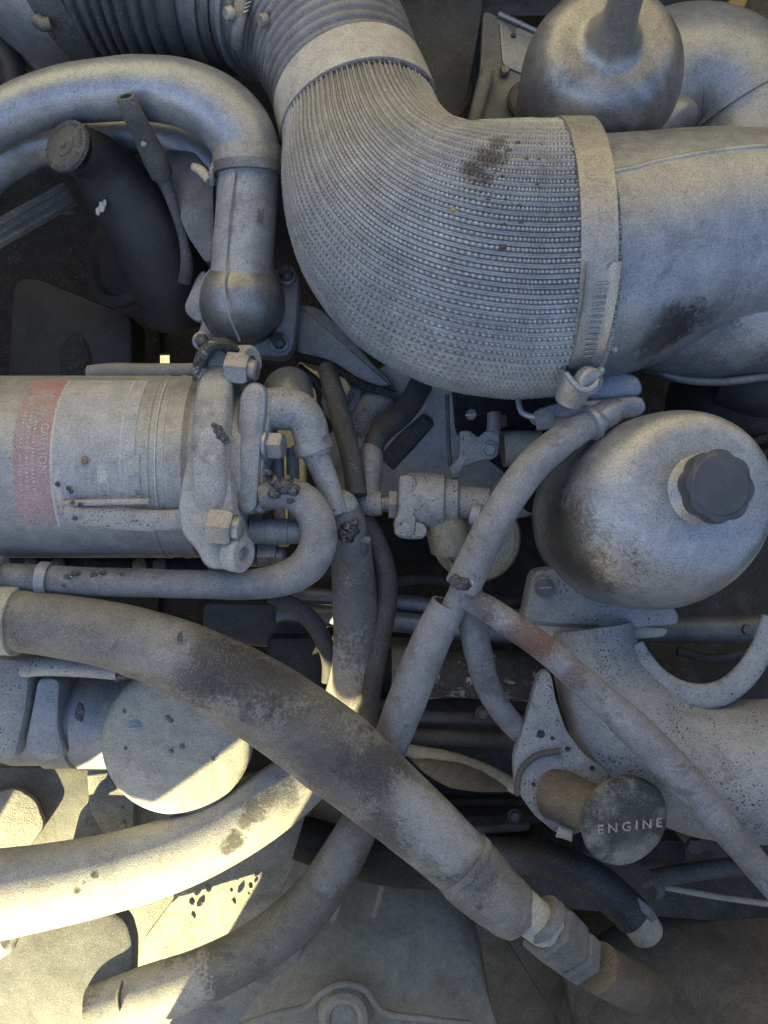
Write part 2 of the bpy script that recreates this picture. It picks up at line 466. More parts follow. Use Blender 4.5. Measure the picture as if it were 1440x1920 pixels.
    def build(s, name, m, parent=None, sharp=38):
        V = np.concatenate(s.v)
        Wv = W(V)
        org = Wv.mean(0)
        if parent is None:
            org = np.array([org[0], org[1], Wv[:, 2].min()])
        me = bpy.data.meshes.new(name)
        me.from_pydata((Wv - org).tolist(), [], s.f)
        me.polygons.foreach_set('use_smooth', [True] * len(me.polygons))
        me.update()
        if sharp:
            me.set_sharp_from_angle(angle=math.radians(sharp))
        me.materials.append(M[m])
        o = bpy.data.objects.new(name, me)
        COL.objects.link(o)
        if parent is not None:
            o.parent = parent
            loc = Vector(org) - wloc(parent)
        else:
            loc = Vector(org)
        o.location = loc
        o['_w'] = list(org)
        return o


def wloc(o):
    return Vector(o['_w'])


def tag(o, label, cat, group=None):
    o['label'] = label; o['category'] = cat
    if group: o['group'] = group
    return o


def thing(name, label, cat, at, group=None):
    o = bpy.data.objects.new(name, None)
    o.empty_display_size = .02
    w = W(L(*at)); o.location = w; o['_w'] = list(w)
    COL.objects.link(o)
    return tag(o, label, cat, group)


def struct(o):
    o['kind'] = 'structure'; return o


def stuff(o, label=None):
    o['kind'] = 'stuff'
    if label: o['label'] = label
    return o


def seg_band(path, t0, t1, off, th=3, n=64, shift=0):
    """ring of rectangular section on a tube path between row fractions t0..t1"""
    C, R, T, N, B = path
    i0, i1 = int(t0 * (len(C) - 1)), int(t1 * (len(C) - 1))
    i1 = max(i1, i0 + 1)
    a = np.linspace(0, 2 * np.pi, n, endpoint=False)
    rows = []
    idx = list(range(i0, i1 + 1))

    def ring(i, extra):
        return C[i] + (R[i] + extra) * (np.cos(a)[:, None] * N[i] + np.sin(a)[:, None] * B[i])
    rows.append(ring(idx[0], 0 - 1))
    rows.append(ring(idx[0], off * .8))
    for i in idx: rows.append(ring(i, off + th * 0))
    rows.append(ring(idx[-1], off * .8))
    rows.append(ring(idx[-1], 0 - 1))
    mb = MB(); mb.grid(np.array(rows), True)
    return mb


_txt = {}


def text_geo(body, size, extrude=0.0):
    cu = bpy.data.curves.new('lettering', 'FONT')
    cu.body = body; cu.size = size; cu.extrude = extrude
    cu.align_x = 'CENTER'; cu.align_y = 'CENTER'; cu.resolution_u = 3
    o = bpy.data.objects.new('lettering', cu)
    COL.objects.link(o)
    dg = bpy.context.evaluated_depsgraph_get()
    me = bpy.data.meshes.new_from_object(o.evaluated_get(dg))
    V = np.array([v.co[:] for v in me.vertices]); F = [tuple(p.vertices) for p in me.polygons]
    bpy.data.objects.remove(o); bpy.data.curves.remove(cu); bpy.data.meshes.remove(me)
    return V, F


def text_on(name, body, size, org, right, up, m, parent, extrude=1.0):
    V, F = text_geo(body, size, extrude)
    r = nrm(right); u = nrm(np.asarray(up) - r * (np.asarray(up) @ r)); n = np.cross(r, u)
    mb = MB(); mb.add(np.asarray(org) + V[:, :1] * r + V[:, 1:2] * u + V[:, 2:3] * n, F)
    return mb.build(name, m, parent)


def tube_thing(name, label, cat, pts, m, group=None, **kw):
    mb = MB().tube(pts, **kw)
    o = mb.build(name, m)
    tag(o, label, cat, group)
    o_path = mb.path
    return o, o_path

# ================================================================== SURROUNDINGS
g = MB(); gz = -BASE / S
gx = np.linspace(-60000, 60000, 25); 
V = np.array([[x, y, 0] for y in gx for x in gx], float)
V = V @ np.eye(3)
F = [(j * 25 + i, j * 25 + i + 1, (j + 1) * 25 + i + 1, (j + 1) * 25 + i) for j in range(24) for i in range(24)]
# the ground is level in the world: undo the tilt of the bay frame
V = (V + np.array([0, 0, gz])) @ ROT
ground = struct(g.add(V, F).build('ground', 'sand'))

# unseen panel added beside the bay, its edge cut to shape the sun patches
hz = [(1900, -880), (1900, 2150), (-2900, 2150), (-2900, -880), (-1390, -880), (-1390, 480), (-1235, 500), (-1168, 594), (-1014, 566), (-885, 652), (-788, 622), (-690, 622), (-690, 450), (-716, 400), (-716, 160), (-665, 70), (-665, -880)]
Q = np.array([[x, -1500, z] for x, z in hz]); Q2 = Q + np.array([0, -45, 0]); n_ = len(hz)
h_ = MB(); h_.add(np.vstack([Q, Q2]), [tuple(range(n_)), tuple(range(n_, 2 * n_))[::-1]] + [(i, i + n_, (i + 1) % n_ + n_, (i + 1) % n_) for i in range(n_)])
tag(h_.build('sun_blocker', 'blocker'), 'pale unseen panel added in front of the engine to block the sun', 'blocker')

bouncew = thing('bounce_wall', 'tall cream wall added behind the engine bay to bounce warm light', 'cab wall', (720, -900, -600))  # unseen, put in to throw warm light back onto the engine
MB().box((0, 1640, 900), (4600, 120, 3300)).build('panel', 'bounce', bouncew)
for x_, lb_ in ((-1750, 'dark unseen wall added left of the engine bay to cut low skylight'), (1750, 'dark unseen wall added right of the engine bay to cut low skylight')):  # unseen side walls, added so skylight comes only from above
    tag(MB().box((x_, 50, -150), (90, 3000, 1500)).build('sky_blocker', 'fender'), lb_, 'side_blocker')

# dark sheets added for the bay's deep shade, with gaps, frame rail, firewall
t = thing('dark_backing', 'dark sheets added for the deep shade behind the grey canister', 'backing', (150, 600, -900))
for zz_, poly in ((-900, [(-420, -300), (297, -300), (297, 1250), (-420, 1250)]),
                  (-932, [(286, -300), (1700, -300), (1700, 1255), (650, 1255), (645, 1164), (607, 1160), (612, 1255), (286, 1255), (286, 702), (317, 700), (317, 664), (286, 664)]),
                  (-966, [(-420, 1196), (1700, 1196), (1700, 2250), (-420, 2250)])):
    MB().prism(poly, zz_, 20, 5, rc=0).build('panel', 'dark', t)
t = thing('chassis_rail', 'dark dull rail along the top edge behind the corrugated ducts', 'rail', (700, -40, -760))
MB().box(L(700, -60, -800), (3200, 260, 120)).build('web', 'darkpaint', t)
MB().box(L(700, 20, -730), (3200, 40, 30)).build('lip', 'darkpaint', t)
t = thing('inner_fender', 'dark blue-grey inner fender panel beside the silver bell tank', 'panel', (820, 100, -560))
MB().prism([(640, -80), (905, -80), (905, 20), (880, 160), (872, 260), (640, 260)], -560, 30, 6).build('panel', 'darkpaint', t)
MB().tube([(884, 160, -545, 3), (880, 185, -540, 3), (865, 215, -535, 3), (840, 232, -530, 3)], n=8).build('wire', 'black', t)

t = thing('mounting_bracket', 'dark bent bracket with a round rubber mount left of the bell tank', 'bracket', (960, 150, -420))
MB().prism([(906, 18), (935, 30), (1012, 65), (1040, 80), (1040, 250), (870, 250), (900, 130)], -430, 20, 4).build('plate', 'boot', t)
MB().prism([(936, 38), (950, 45), (957, 58), (966, 60), (968, 48), (1020, 72), (1030, 160), (942, 122)], -424, 16, 3).build('face', 'paint_smooth', t)
MB().tube([(935, 26, -425, 5), (1012, 62, -425, 5), (1040, 76, -425, 5)], n=8).build('flange_edge', 'paint_smooth', t)
MB().lathe(L(963, 66, -422), (0, 0, 1), [(0, 6), (3, 5)], n=16).build('hole', 'black', t)
b = MB().lathe(L(946, 133, -420), (0, .1, 1), [(0, 12), (5, 12), (9, 9), (10, 3)], n=20).build('screw', 'steel', t)
MB().tube([(915, 130, -405, 13), (905, 165, -405, 13), (893, 210, -405, 13), (884, 245, -405, 13)], n=14, flat=.5, round_end=.5).build('strap', 'boot', t)
p = MB().lathe(L(985, 190, -410), (0, 0, 1), [(0, 44), (10, 44), (16, 38), (18, 12), (26, 11), (28, 3)], n=40).build('rubber_mount', 'darkpaint', t)
MB().lathe(L(974, 164, -394), (0, 0, 1), [(0, 6), (1.5, 5)], n=12).build('hole', 'black', p)

t = thing('door_edge', 'yellow lit strap in the top right corner', 'strap', (1390, 10, -420))
MB().tube([(1356, 60, -500, 16), (1375, 20, -500, 16), (1400, -30, -500, 16)], n=14, flat=.4).build('strap', 'yellow', t)
MB().prism([(1392, -60), (1500, -60), (1500, 120), (1340, 80)], -520, 20).build('panel', 'brown_dark', t)
t['label'] = 'ochre strap on a brown panel in the far corner above the pipe bend'

# ================================================================== ENGINE BODY
eb = thing('engine_block', 'grimy black engine block behind the hoses at the centre', 'engine', (850, 1300, -700))
MB().prism([(570, 1010), (640, 985), (900, 960), (1560, 900), (1560, 1750), (960, 1700), (720, 1560), (620, 1480), (575, 1200)], -480, 360, 14).build('crankcase', 'block', eb)
for y0, y1 in ((1195, 1206), (1312, 1322), (1402, 1412), (1500, 1510)):
    MB().box(L(900, (y0 + y1) / 2, -462), (760, 26, 40)).build('casting_rib', 'block', eb)
for x, y in ((1300, 1585), (700, 1075), (760, 1090)):
    bb = MB().hex(L(x, y, -330 if x > 1000 else -440), (0, 0, 1), 20 if x > 1000 else 12, 14)
    bb.build('bolt', 'darkpaint', eb)
for x, y, w in ((1130, 1590, 280), (900, 1545, 240)):
    MB().box(L(x, y, -400), (w * 1.3, 60, 80)).build('oil_rail', 'block', eb)

tag(MB().tube([(520, 1112, -300, 15), (700, 1125, -300, 15), (880, 1142, -300, 15), (1010, 1150, -300, 14)], n=20).build('fuel_rail', 'paint_smooth'),
    'upper of two grey tubes running behind the pale sleeved hose', 'tube', 'twin rails along the block')
tag(MB().tube([(520, 1150, -290, 20), (700, 1160, -290, 20), (880, 1182, -290, 20), (1010, 1190, -290, 19)], n=22).build('fuel_rail', 'paint_smooth'),
    'lower and thicker of two grey tubes behind the pale sleeved hose', 'tube', 'twin rails along the block')
t = thing('oil_cooler', 'black oil cooler cylinder with peeling white paint behind the crossing tubes', 'cooler', (860, 1265, -280))
MB().tube([(760, 1262, -270, 44), (900, 1264, -270, 46), (1030, 1268, -270, 46)], n=36).build('shell', 'black_white', t)
MB().tube([(735, 1262, -270, 48), (748, 1262, -270, 50), (764, 1262, -270, 48)], n=36).build('end_cap', 'paint_spotted', t)
MB().tube([(770, 1305, -280, 8), (880, 1300, -272, 7), (1010, 1312, -272, 6)], n=12).build('seam', 'brown', t)
for y, r, nm in ((1345, 13, 'a'), (1386, 17, 'b')):
    tag(MB().tube([(740, y - 4, -290, r), (860, y, -290, r), (1040, y + 6, -290, r)], n=18).build('push_rod_tube', 'hose_thin'),
        'dusty dark tube just above the lowest cross tube behind the pale sleeve' if nm == 'a' else 'lowest dusty dark cross tube above the sagging hose', 'tube', 'dark cross tubes')
tag(MB().tube([(752, 1404, -250, 10), (800, 1415, -245, 14), (860, 1428, -240, 15), (920, 1452, -240, 15), (975, 1480, -245, 14)], n=18, lump=.1).build('drain_hose', 'brown'),
    'thin brown sagging hose above the leaf-shaped dusty hose', 'hose')
tag(MB().tube([(765, 1412, -255, 4), (800, 1432, -240, 16), (850, 1450, -232, 26), (900, 1464, -232, 22), (945, 1474, -240, 12), (968, 1478, -250, 5)], n=20, lump=.15, seed=4).build('leaf_shaped_hose', 'brown_dark'),
    'thick leaf-shaped hose end caked in sand under the cross tubes', 'hose')

# valve-cover casting behind the elbow fitting
vc = thing('timing_cover', 'pale grey cast cover with an oval boss behind the thin hoses', 'cover', (780, 850, -360))
MB().prism([(600, 830), (640, 790), (672, 745), (692, 700), (760, 660), (860, 680), (960, 700), (1040, 760), (1040, 960), (900, 985), (740, 960), (640, 960), (590, 900)], -290, 60, 10).build('casting', 'pale_cast', vc)
MB().tube([(668, 800, -280, 30), (690, 775, -270, 32), (715, 745, -275, 30)], n=28, round_end=.6).build('oval_boss', 'paint_spotted', vc)
MB().tube([(724, 870, -290, 18), (760, 830, -289, 20), (800, 790, -290, 16)], n=18, flat=.35, round_end=.6).build('groove', 'darkpaint', vc)
MB().tube([(600, 870, -285, 18), (650, 850, -280, 16), (700, 810, -282, 14), (760, 760, -282, 18), (790, 720, -285, 22)], n=18, flat=.5).build('cast_web', 'pale_cast', vc)
MB().prism([(846, 690), (1060, 690), (1070, 960), (990, 962), (955, 890), (905, 850), (856, 812)], -260, 70, 8).build('dark_side', 'dark', vc)
t = thing('plug', 'large hex plug with washers behind the top of the thin dirty hose', 'plug', (640, 745, -300))
MB().lathe(L(642, 750, -285), (-.15, .25, 1), [(0, 52), (14, 52), (18, 46), (26, 44), (30, 38)], n=40).build('washer', 'paint', t)
MB().hex(L(636, 740, -255), (-.15, .25, 1), 36, 34).build('nut', 'steel', t)

t = thing('rocker_cover', 'grey cover edge tucked between the thermostat flange and woven elbow', 'cover', (630, 640, -240))
MB().prism([(556, 565), (600, 575), (640, 612), (700, 680), (740, 720), (690, 735), (600, 690), (556, 668)], -240, 90, 10).build('casting', 'paint', t)
MB().tube([(556, 668, -235, 8), (610, 682, -232, 9), (680, 722, -232, 9), (740, 740, -232, 8)], n=12).build('gasket', 'dark', t)

# ================================================================== WOVEN ELBOW
def woven_elbow():
    P = np.array([list(L(x, y, z)) + [r * k(z)] for x, y, z, r in
                  [(672, 215, -100, 140), (682, 262, -84, 150), (700, 324, -62, 173), (738, 394, -40, 203), (800, 452, -20, 228), (880, 486, -4, 241), (970, 497, 0, 246), (1055, 494, 0, 242), (1075, 493, -2, 240)]])
    Q = catmull(P, 1.55)
    C, R = Q[:, :3], Q[:, 3]
    T, N, B = frames(C)
    sd = np.concatenate([[0], np.cumsum(np.linalg.norm(np.diff(C, axis=0), axis=1))])
    NR = 96
    h0 = np.array([-.5, .9, .3, .95, -.6, -.1, -.1, -.1]); hk = np.array([0, 0, 0, 0, 0, .95, 1.2, .85])
    n = NR * 8
    a = np.arange(n) / n * 2 * np.pi
    ribs = np.tile(h0, NR)[None, :]
    kn = np.tile(hk, NR)[None, :]
    row = np.repeat(np.arange(NR), 8)[None, :]
    ph = sd[:, None] / 6.2 * 2 * np.pi + (row % 3) * 2.1
    wave = np.clip(0.62 + 0.5 * np.sin(ph), 0, 1)
    f = np.clip(sd / sd[-1], 0, 1)[:, None]
    amp = 4.0 + .9 * f
    kna = np.clip((f - .05) / .4, .25, 1)
    H = amp * (ribs * (1.25 - .35 * f) + kn * wave * kna + kn * .15 * (1 - kna))
    # frayed, hand-made unevenness
    H = H + rng.normal(0, .42, H.shape) + rng.normal(0, .35, (1, NR)).repeat(8, axis=1)
    H = H + 1.2 * np.sin(a * 3 + 1)[None, :] * np.sin(sd / 140)[:, None] * 1.5
    rr = R[:, None] + H
    G = C[:, None, :] + rr[:, :, None] * (np.cos(a)[None, :, None] * N[:, None, :] + np.sin(a)[None, :, None] * B[:, None, :])
    mb = MB(); mb.grid(G, True)
    mb.path = (C, R, T, N, B)
    mb.cord = np.clip(.52 + .58 * (H / amp), .22, 1.15).reshape(-1)  # shade of the grooves by height, kept as colour
    return mb


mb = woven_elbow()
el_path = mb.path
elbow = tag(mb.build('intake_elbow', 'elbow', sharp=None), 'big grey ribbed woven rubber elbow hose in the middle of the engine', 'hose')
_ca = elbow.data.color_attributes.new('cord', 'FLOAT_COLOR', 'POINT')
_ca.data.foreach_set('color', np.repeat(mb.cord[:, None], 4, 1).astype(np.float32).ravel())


def on_tube(path, px, py, h=0.0):
    """point on the upward side of a tube under a survey point"""
    C, R, T, N, B = path
    best = None
    for it in range(5):
        z = 150 if best is None else best[2]
        q = L(px, py, z)
        d = np.linalg.norm((C - q)[:, :2], axis=1) / R
        i = int(np.argmin(d))
        o = q - C[i]; o[2] = 0
        w = min(.98, np.linalg.norm(o[:2]) / R[i])
        best = np.array([q[0], q[1], C[i][2] + R[i] * math.sqrt(1 - w * w)])
    return best + nrm(best - C[i]) * h


def on_elbow(px, py, h=0.0):
    """point on the elbow's camera side under a survey point"""
    C, R, T, N, B = el_path
    best = None
    for it in range(3):
        z = 200 if best is None else best[2]
        q = L(px, py, z)
        d = np.linalg.norm((C - q)[:, :2], axis=1) / R
        i = int(np.argmin(d))
        o = q - C[i]; o[2] = 0
        w = min(.98, np.linalg.norm(o[:2]) / R[i])
        best = np.array([q[0], q[1], C[i][2] + R[i] * math.sqrt(1 - w * w)])
    n = nrm(best - C[i])
    return best + n * h, n


dirt = MB()
r_ = np.random.default_rng(3)
for i in range(150):
    if i < 115:
        cx, cy = 914 + r_.normal() * 17, 308 + r_.normal() * 24
        cx -= (cy - 308) * .35
    else:
        cx, cy = 905 + r_.normal() * 70, 340 + r_.normal() * 60
    if cy < 255: cy = 255 + r_.uniform(0, 20)
    p, n = on_elbow(cx, cy, 3.0)
    dirt.ball(p, r_.uniform(1.2, 3.4) * (1.5 if i % 11 == 0 else 1), .3, i, 5, sq=(1.3, 1, .7))
stuff(dirt.build('dirt_crumbs', 'dirt', None), 'dark brown dirt crumbs scattered on the woven elbow')
mbd = MB()
for dx, dy, rr_ in ((843, 398, 8), (853, 399, 9)):
    p, n = on_elbow(dx, dy, 4.5); mbd.ball(p, rr_, .3, int(dx), 9, sq=(1, 1, .8))
tag(mbd.build('dirt_clod', 'dirt_light', sharp=None), 'small ochre clod of dirt stuck below the dark dirt patch', 'dirt clod')
for i, (dx, dy, rr_, lb) in enumerate(((882, 316, 8, 'larger brown clod at the left edge of the dark dirt patch'), (618, 203, 7, 'dark insect-like clod beside the pale band of the duct'), (942, 464, 6, 'brown clod low on the elbow under the dirt patch'))):
    p, n = on_elbow(dx, dy, 4)
    tag(MB().ball(p, rr_, .35, i + 40, 9, sq=(1.1, .9, .8)).build('dirt_clod', 'dirt', sharp=None), lb, 'dirt clod')

# bands on the elbow
t = thing('duct_band', 'wide pale band joining the corrugated duct to the woven elbow', 'clamp', (680, 160, 40))
mbx = MB().tube([(648, 156, -128, 134), (662, 190, -112, 137), (676, 234, -96, 141)], n=72, step=4)
bp = mbx.path
seg_band(bp, 0.30, .98, 13, n=96).build('band', 'band', t)
seg_band(bp, 0.22, .30, 7, n=96).build('band_lip', 'boot', t)
# ragged dark sealant line under the band
pts = []
C, R, T, N, B = bp
a = np.linspace(0, 2 * np.pi, 120, endpoint=False)
ragged = MB()
pts = []
for j in range(0, 120):
    i = len(C) - 1
    q = C[i] + T[i] * (2 + .8 * math.sin(j * 1.7)) + (R[i] + 4.5) * (math.cos(a[j]) * N[i] + math.sin(a[j]) * B[i])
    pts.append(list(q) + [3.4 + .9 * math.sin(j * 2.3) + .7 * math.sin(j * .9)])
pts.append(pts[0])
ragged.tube(pts, n=8, step=3, raw=True, lump=.4)
ragged.build('sealant_bead', 'black', t, None)

cl = thing('worm_clamp', 'wide dusty worm-drive clamp at the right end of the woven elbow', 'clamp', (1100, 480, 260))
mbx = MB().tube([(1030, 493, 0, 242), (1065, 492, 0, 241), (1093, 491, 0, 240)], n=64, step=2)
cp = mbx.path
bandpart = seg_band(cp, 0.06, .98, 9, n=110).build('band', 'clampsteel', cl)
seg_band(cp, 0.0, .06, 4, n=110).build('hose_cuff', 'hose_thin', cl)
CX = (1096 - 720) * k(262)


def cyl_pt(x_px, ang, rad, slant=0):
    """point on the clamp cylinder: ang 0 faces the lens, + is up the picture"""
    cy = (960 - 492) * 1.0
    zz = rad * math.cos(ang)
    yy = cy + rad * math.sin(ang)
    return np.array([x_px, yy, zz])


# slotted tail strap with flared edges
rows = []
angs = np.linspace(math.radians(-19), math.radians(-66), 34)
for i, an in enumerate(angs):
    f = i / (len(angs) - 1)
    xc = 348 - 4 * f
    wd = 27 - 2 * f
    loop = []
    for u, h in ((-1, 20 - 10 * f), (-.82, 15 - 4 * f), (-.55, 12), (-.3, 11), (.3, 11), (.55, 12), (.82, 17 - 5 * f), (1, 24 - 14 * f)):
        notch = 0
        loop.append(cyl_pt(xc + u * wd, an + (abs(u) > .5 and i == 0) * .05, 241 + h))
    rows.append(loop)
top = np.array(rows)
st_ = MB(); st_.grid(top, False); 
bot = top.copy(); bot[:, :, 2] -= 4
st_.grid(bot[::-1], False)
strap = st_.build('tail_strap', 'clampsteel', cl)
for j in range(13):
    f = .10 + j * .052
    an = math.radians(-19 - 47 * f)
    xc = 348 - 4 * f + 1
    c = cyl_pt(xc, an, 241 + 13.0)
    tdir = np.array([0, math.cos(an), -math.sin(an)])
    MB().box(c, (22 - j * .35, 3.6, 5), (1, .12, 0), tdir, bev=.3).build('slot_ridge', 'paint_smooth' if j < 9 else 'clampsteel', strap)
# housing and screw
h0 = L(1098, 716, 128); ax = nrm(np.array([-.30, -.78, .55]))
ax2 = nrm(np.array([.35, -.35, .87]))
hs = MB(); hs.tube([list(L(1086, 698, 138)) + [30], list(L(1076, 730, 118)) + [30], list(L(1068, 752, 100)) + [26]], n=28, raw=True, wall=5, flat=.75)
housing = hs.build('screw_housing', 'clampsteel', cl)
MB().tube([list(L(1062, 700, 150)) + [5], list(L(1080, 722, 158)) + [5], list(L(1098, 732, 160)) + [6], list(L(1116, 722, 158)) + [6], list(L(1122, 702, 150)) + [6], list(L(1128, 694, 146)) + [8]], n=10, raw=True).build('housing_lip', 'paint_smooth', housing)
sc_ = MB().lathe(L(1098, 712, 140), ax2, [(0, 24), (16, 24), (21, 20), (22, 4)], n=32).build('screw', 'steel', cl)
tt = nrm(np.array([.75, .5, -.1]))
MB().box(L(1098, 712, 140) + ax2 * 22.5, (40, 5, 3), tt, np.cross(ax2, tt), bev=.1).build('screw_slot', 'boltdark', sc_)

# ================================================================== CORRUGATED DUCTS
def corrugated(pts, rings, amp, n=72, prof=None):
    P = np.array([list(L(x, y, z)) + [r * k(z)] for x, y, z, r in pts])
    Q = catmull(P, 2.6)
    C, R = Q[:, :3], Q[:, 3]
    T, N, B = frames(C)
    sd = np.concatenate([[0], np.cumsum(np.linalg.norm(np.diff(C, axis=0), axis=1))])
    ph = (sd / sd[-1] * rings) % 1.0
    H = amp * np.where(ph < .78, np.sin(np.clip(ph / .78, 0, 1) * np.pi) ** .55, -.25 * np.sin((ph - .78) / .22 * np.pi))
    a = np.linspace(0, 2 * np.pi, n, endpoint=False)
    G = C[:, None, :] + (R + H)[:, None, None] * (np.cos(a)[None, :, None] * N[:, None, :] + np.sin(a)[None, :, None] * B[:, None, :])
    mb = MB(); mb.grid(G, True)
    mb.path = (C, R, T, N, B)
    return mb


mb = corrugated([(655, 172, -120, 138), (640, 130, -138, 139), (618, 82, -160, 141), (585, 34, -185, 143), (540, -4, -210, 146)], 13, 8)
dpath = mb.path
tag(mb.build('corrugated_duct', 'corr', sharp=None), 'dusty grey corrugated duct running up from the pale band', 'duct')
t = thing('duct_boot', 'smooth blue-grey boot with two steel clamps at the top edge', 'boot', (500, 60, -60))
mb = MB().tube([(548, 2, -206, 150), (515, -18, -222, 154), (475, -34, -235, 158), (425, -50, -245, 164), (385, -58, -250, 168)], n=80, step=5, lump=.004)
mb.build('sleeve', 'boot', t); bpth = mb.path
for a0, a1, xx in ((.10, .26, 0), (.62, .80, 1)):
    seg_band(bpth, a0, a1, 9, n=80).build('clamp_band', 'paint_smooth' if xx == 0 else 'boot', t)
seg_band(bpth, .44, .50, 7, n=80).build('mould_line', 'boltdark', t)
for (x, y, z, y2) in ((512, 24, -70, 150), (448, 12, -72, 100)):
    cpart = MB().tube([(x + 5, y - 30, z + 10, 13), (x + 2, y + 10, z + 14, 14), (x - 2, y + 40, z + 10, 13), (x - 3, y2 - 10, z - 24, 12)], n=16, flat=.6).build('clamp_screw', 'boot', t)
    MB().lathe(L(x - 14, y + 12, z + 24), (-.7, -.5, .5), [(0, 13), (10, 13), (14, 10)], n=20).build('screw_head', 'steel', cpart)
    for j in range(9):
        MB().box(L(x + 13 + j * 2.2, y + 10 - j * 8, z + 24 - j * 2), (12, 2.6, 4), (1, .5, 0), (-.5, 1, 0), bev=.2).build('thread_ridge', 'paint_smooth', cpart)
mb = corrugated([(395, -58, -250, 176), (320, -68, -262, 182), (240, -72, -272, 186), (160, -62, -280, 184), (112, -48, -286, 178)], 9, 11, n=84)
tag(mb.build('corrugated_duct', 'corr_dark', sharp=None), 'dark wide corrugated duct across the top left corner', 'duct')
t = thing('intake_pipe', 'pale blue-grey pipe end clamped to the dark corrugated duct', 'pipe', (70, 60, -300))
mb = MB().tube([(150, -55, -284, 178), (118, -42, -290, 178), (92, -28, -302, 160)], n=80, step=5)
seg_band(mb.path, .15, .62, 10, n=84).build('clamp_band', 'darkpaint', t)
seg_band(mb.path, .05, .12, 8, n=84).build('bright_rim', 'paint_smooth', t)
MB().tube([(150, -50, -300, 168), (112, -20, -312, 158), (112, 30, -370, 116), (130, 80, -480, 90), (150, 120, -640, 80)], n=60, step=8).build('pipe', 'paint_smooth', t)
MB().tube([(70, 38, -150, 13), (82, 46, -148, 13), (96, 44, -148, 12)], n=16, wall=3).build('clamp_bolt', 'boltdark', t)
tag(MB().tube([(-20, 30, -260, 24), (5, 40, -262, 22), (12, 20, -262, 22), (0, -20, -262, 20)], n=18, flat=.6).build('wiring_loop', 'cap_old'),
    'dark looped cable in the extreme top left corner', 'cable')
tag(MB().tube([(-30, 60, -330, 26), (0, 85, -330, 26), (22, 128, -330, 24), (30, 200, -350, 24)], n=18).build('side_hose', 'black'),
    'black hose dropping past the pale pipe in the top left', 'hose')

# ================================================================== COOLANT PIPES, THERMOSTAT
tag(MB().tube([(-60, 340, -190, 52), (0, 296, -190, 48), (60, 270, -190, 44), (130, 258, -190, 38), (210, 254, -190, 35), (300, 257, -190, 34), (355, 278, -190, 35), (400, 322, -200, 34), (420, 380, -230, 32)], n=40, lump=.02).build('lower_coolant_hose', 'paint_smooth'),
    'thinner grey coolant hose passing under the thick one at upper left', 'hose')
tag(MB().tube([(-60, 268, -70, 46), (0, 224, -66, 47), (90, 186, -62, 50), (180, 170, -60, 54), (270, 166, -60, 57), (345, 176, -60, 60), (408, 206, -62, 63), (448, 248, -66, 64), (466, 300, -70, 62), (468, 330, -72, 60)], n=52, lump=.02, seed=3).build('upper_coolant_hose', 'paint_smooth'),
    'thick pale blue-grey coolant hose bending down to the thermostat', 'hose')
th = thing('thermostat_housing', 'grey cast thermostat housing with rounded elbow and bolted flange', 'housing', (455, 560, -150))
MB().tube([(468, 318, -74, 58), (462, 400, -82, 57), (456, 480, -92, 57), (455, 520, -98, 60), (454, 548, -104, 70)], n=52, step=6).build('pipe', 'paint', th)
MB().ball(L(455, 562, -112), 78 * k(-112), .006, 2, 26, sq=(1, 1, 1)).build('elbow', 'tank_dark', th, None)
MB().lathe(L(458, 575, -215), (0, 0, 1), [(0, 92), (40, 88), (80, 78), (100, 74)], n=52).build('elbow_base', 'tank_dark', th)
MB().tube([(440, 322, -14, 2.2), (430, 410, -22, 2.2), (424, 480, -32, 2.2), (420, 530, -26, 2.2), (428, 585, -24, 2.2), (450, 640, -62, 2.2)], n=8).build('casting_seam', 'paint', th)
fl = MB().prism([(505, 512), (520, 498), (545, 498), (560, 512), (560, 560), (552, 640), (546, 662), (528, 672), (500, 668), (400, 655), (372, 650), (362, 632), (376, 612), (382, 540), (400, 520)], -195, 46, 8).build('flange', 'paint', th)
for x, y in ((537, 516), (524, 643), (380, 640)):
    w = MB().lathe(L(x, y, -193), (0, 0, 1), [(0, 21), (5, 21), (7, 18)], n=26).build('washer', 'paint_smooth', th)
    bt = MB(); bt.hex(L(x, y, -187), (0, 0, 1), 15, 18); bt.ball(L(x, y, -168), 11, 0, 0, 8, sq=(1, 1, .5)); bt.build('bolt', 'boltdark', th)
MB().prism([(372, 510), (388, 505), (384, 600), (366, 604), (342, 580)], -215, 20, 4).build('side_tab', 'paint', th)
text_on('cast_number', '20C', 17, L(489, 405, -30), (.1, 1, .1), (-1, .1, .75), 'boot', th, 1.2)
t = thing('hose_clamp', 'dusty hose clamp with a bent screw on the thermostat pipe', 'clamp', (465, 305, -60))
mb = MB().tube([(466, 284, -68, 61), (467, 300, -70, 61), (468, 330, -74, 60)], n=60, step=3)
seg_band(mb.path, .05, .62, 7, n=72).build('band', 'clampsteel', t)
seg_band(mb.path, .66, 1, 10, n=72).build('hose_end', 'boot', t)
MB().tube([(412, 290, -60, 6), (404, 305, -45, 6), (396, 325, -42, 6), (398, 345, -60, 6)], n=10).build('clamp_ear', 'steel', t)
MB().tube([(362, 312, -60, 7), (378, 322, -52, 9), (392, 338, -50, 8)], n=12, lump=.2).build('screw', 'brown', t)

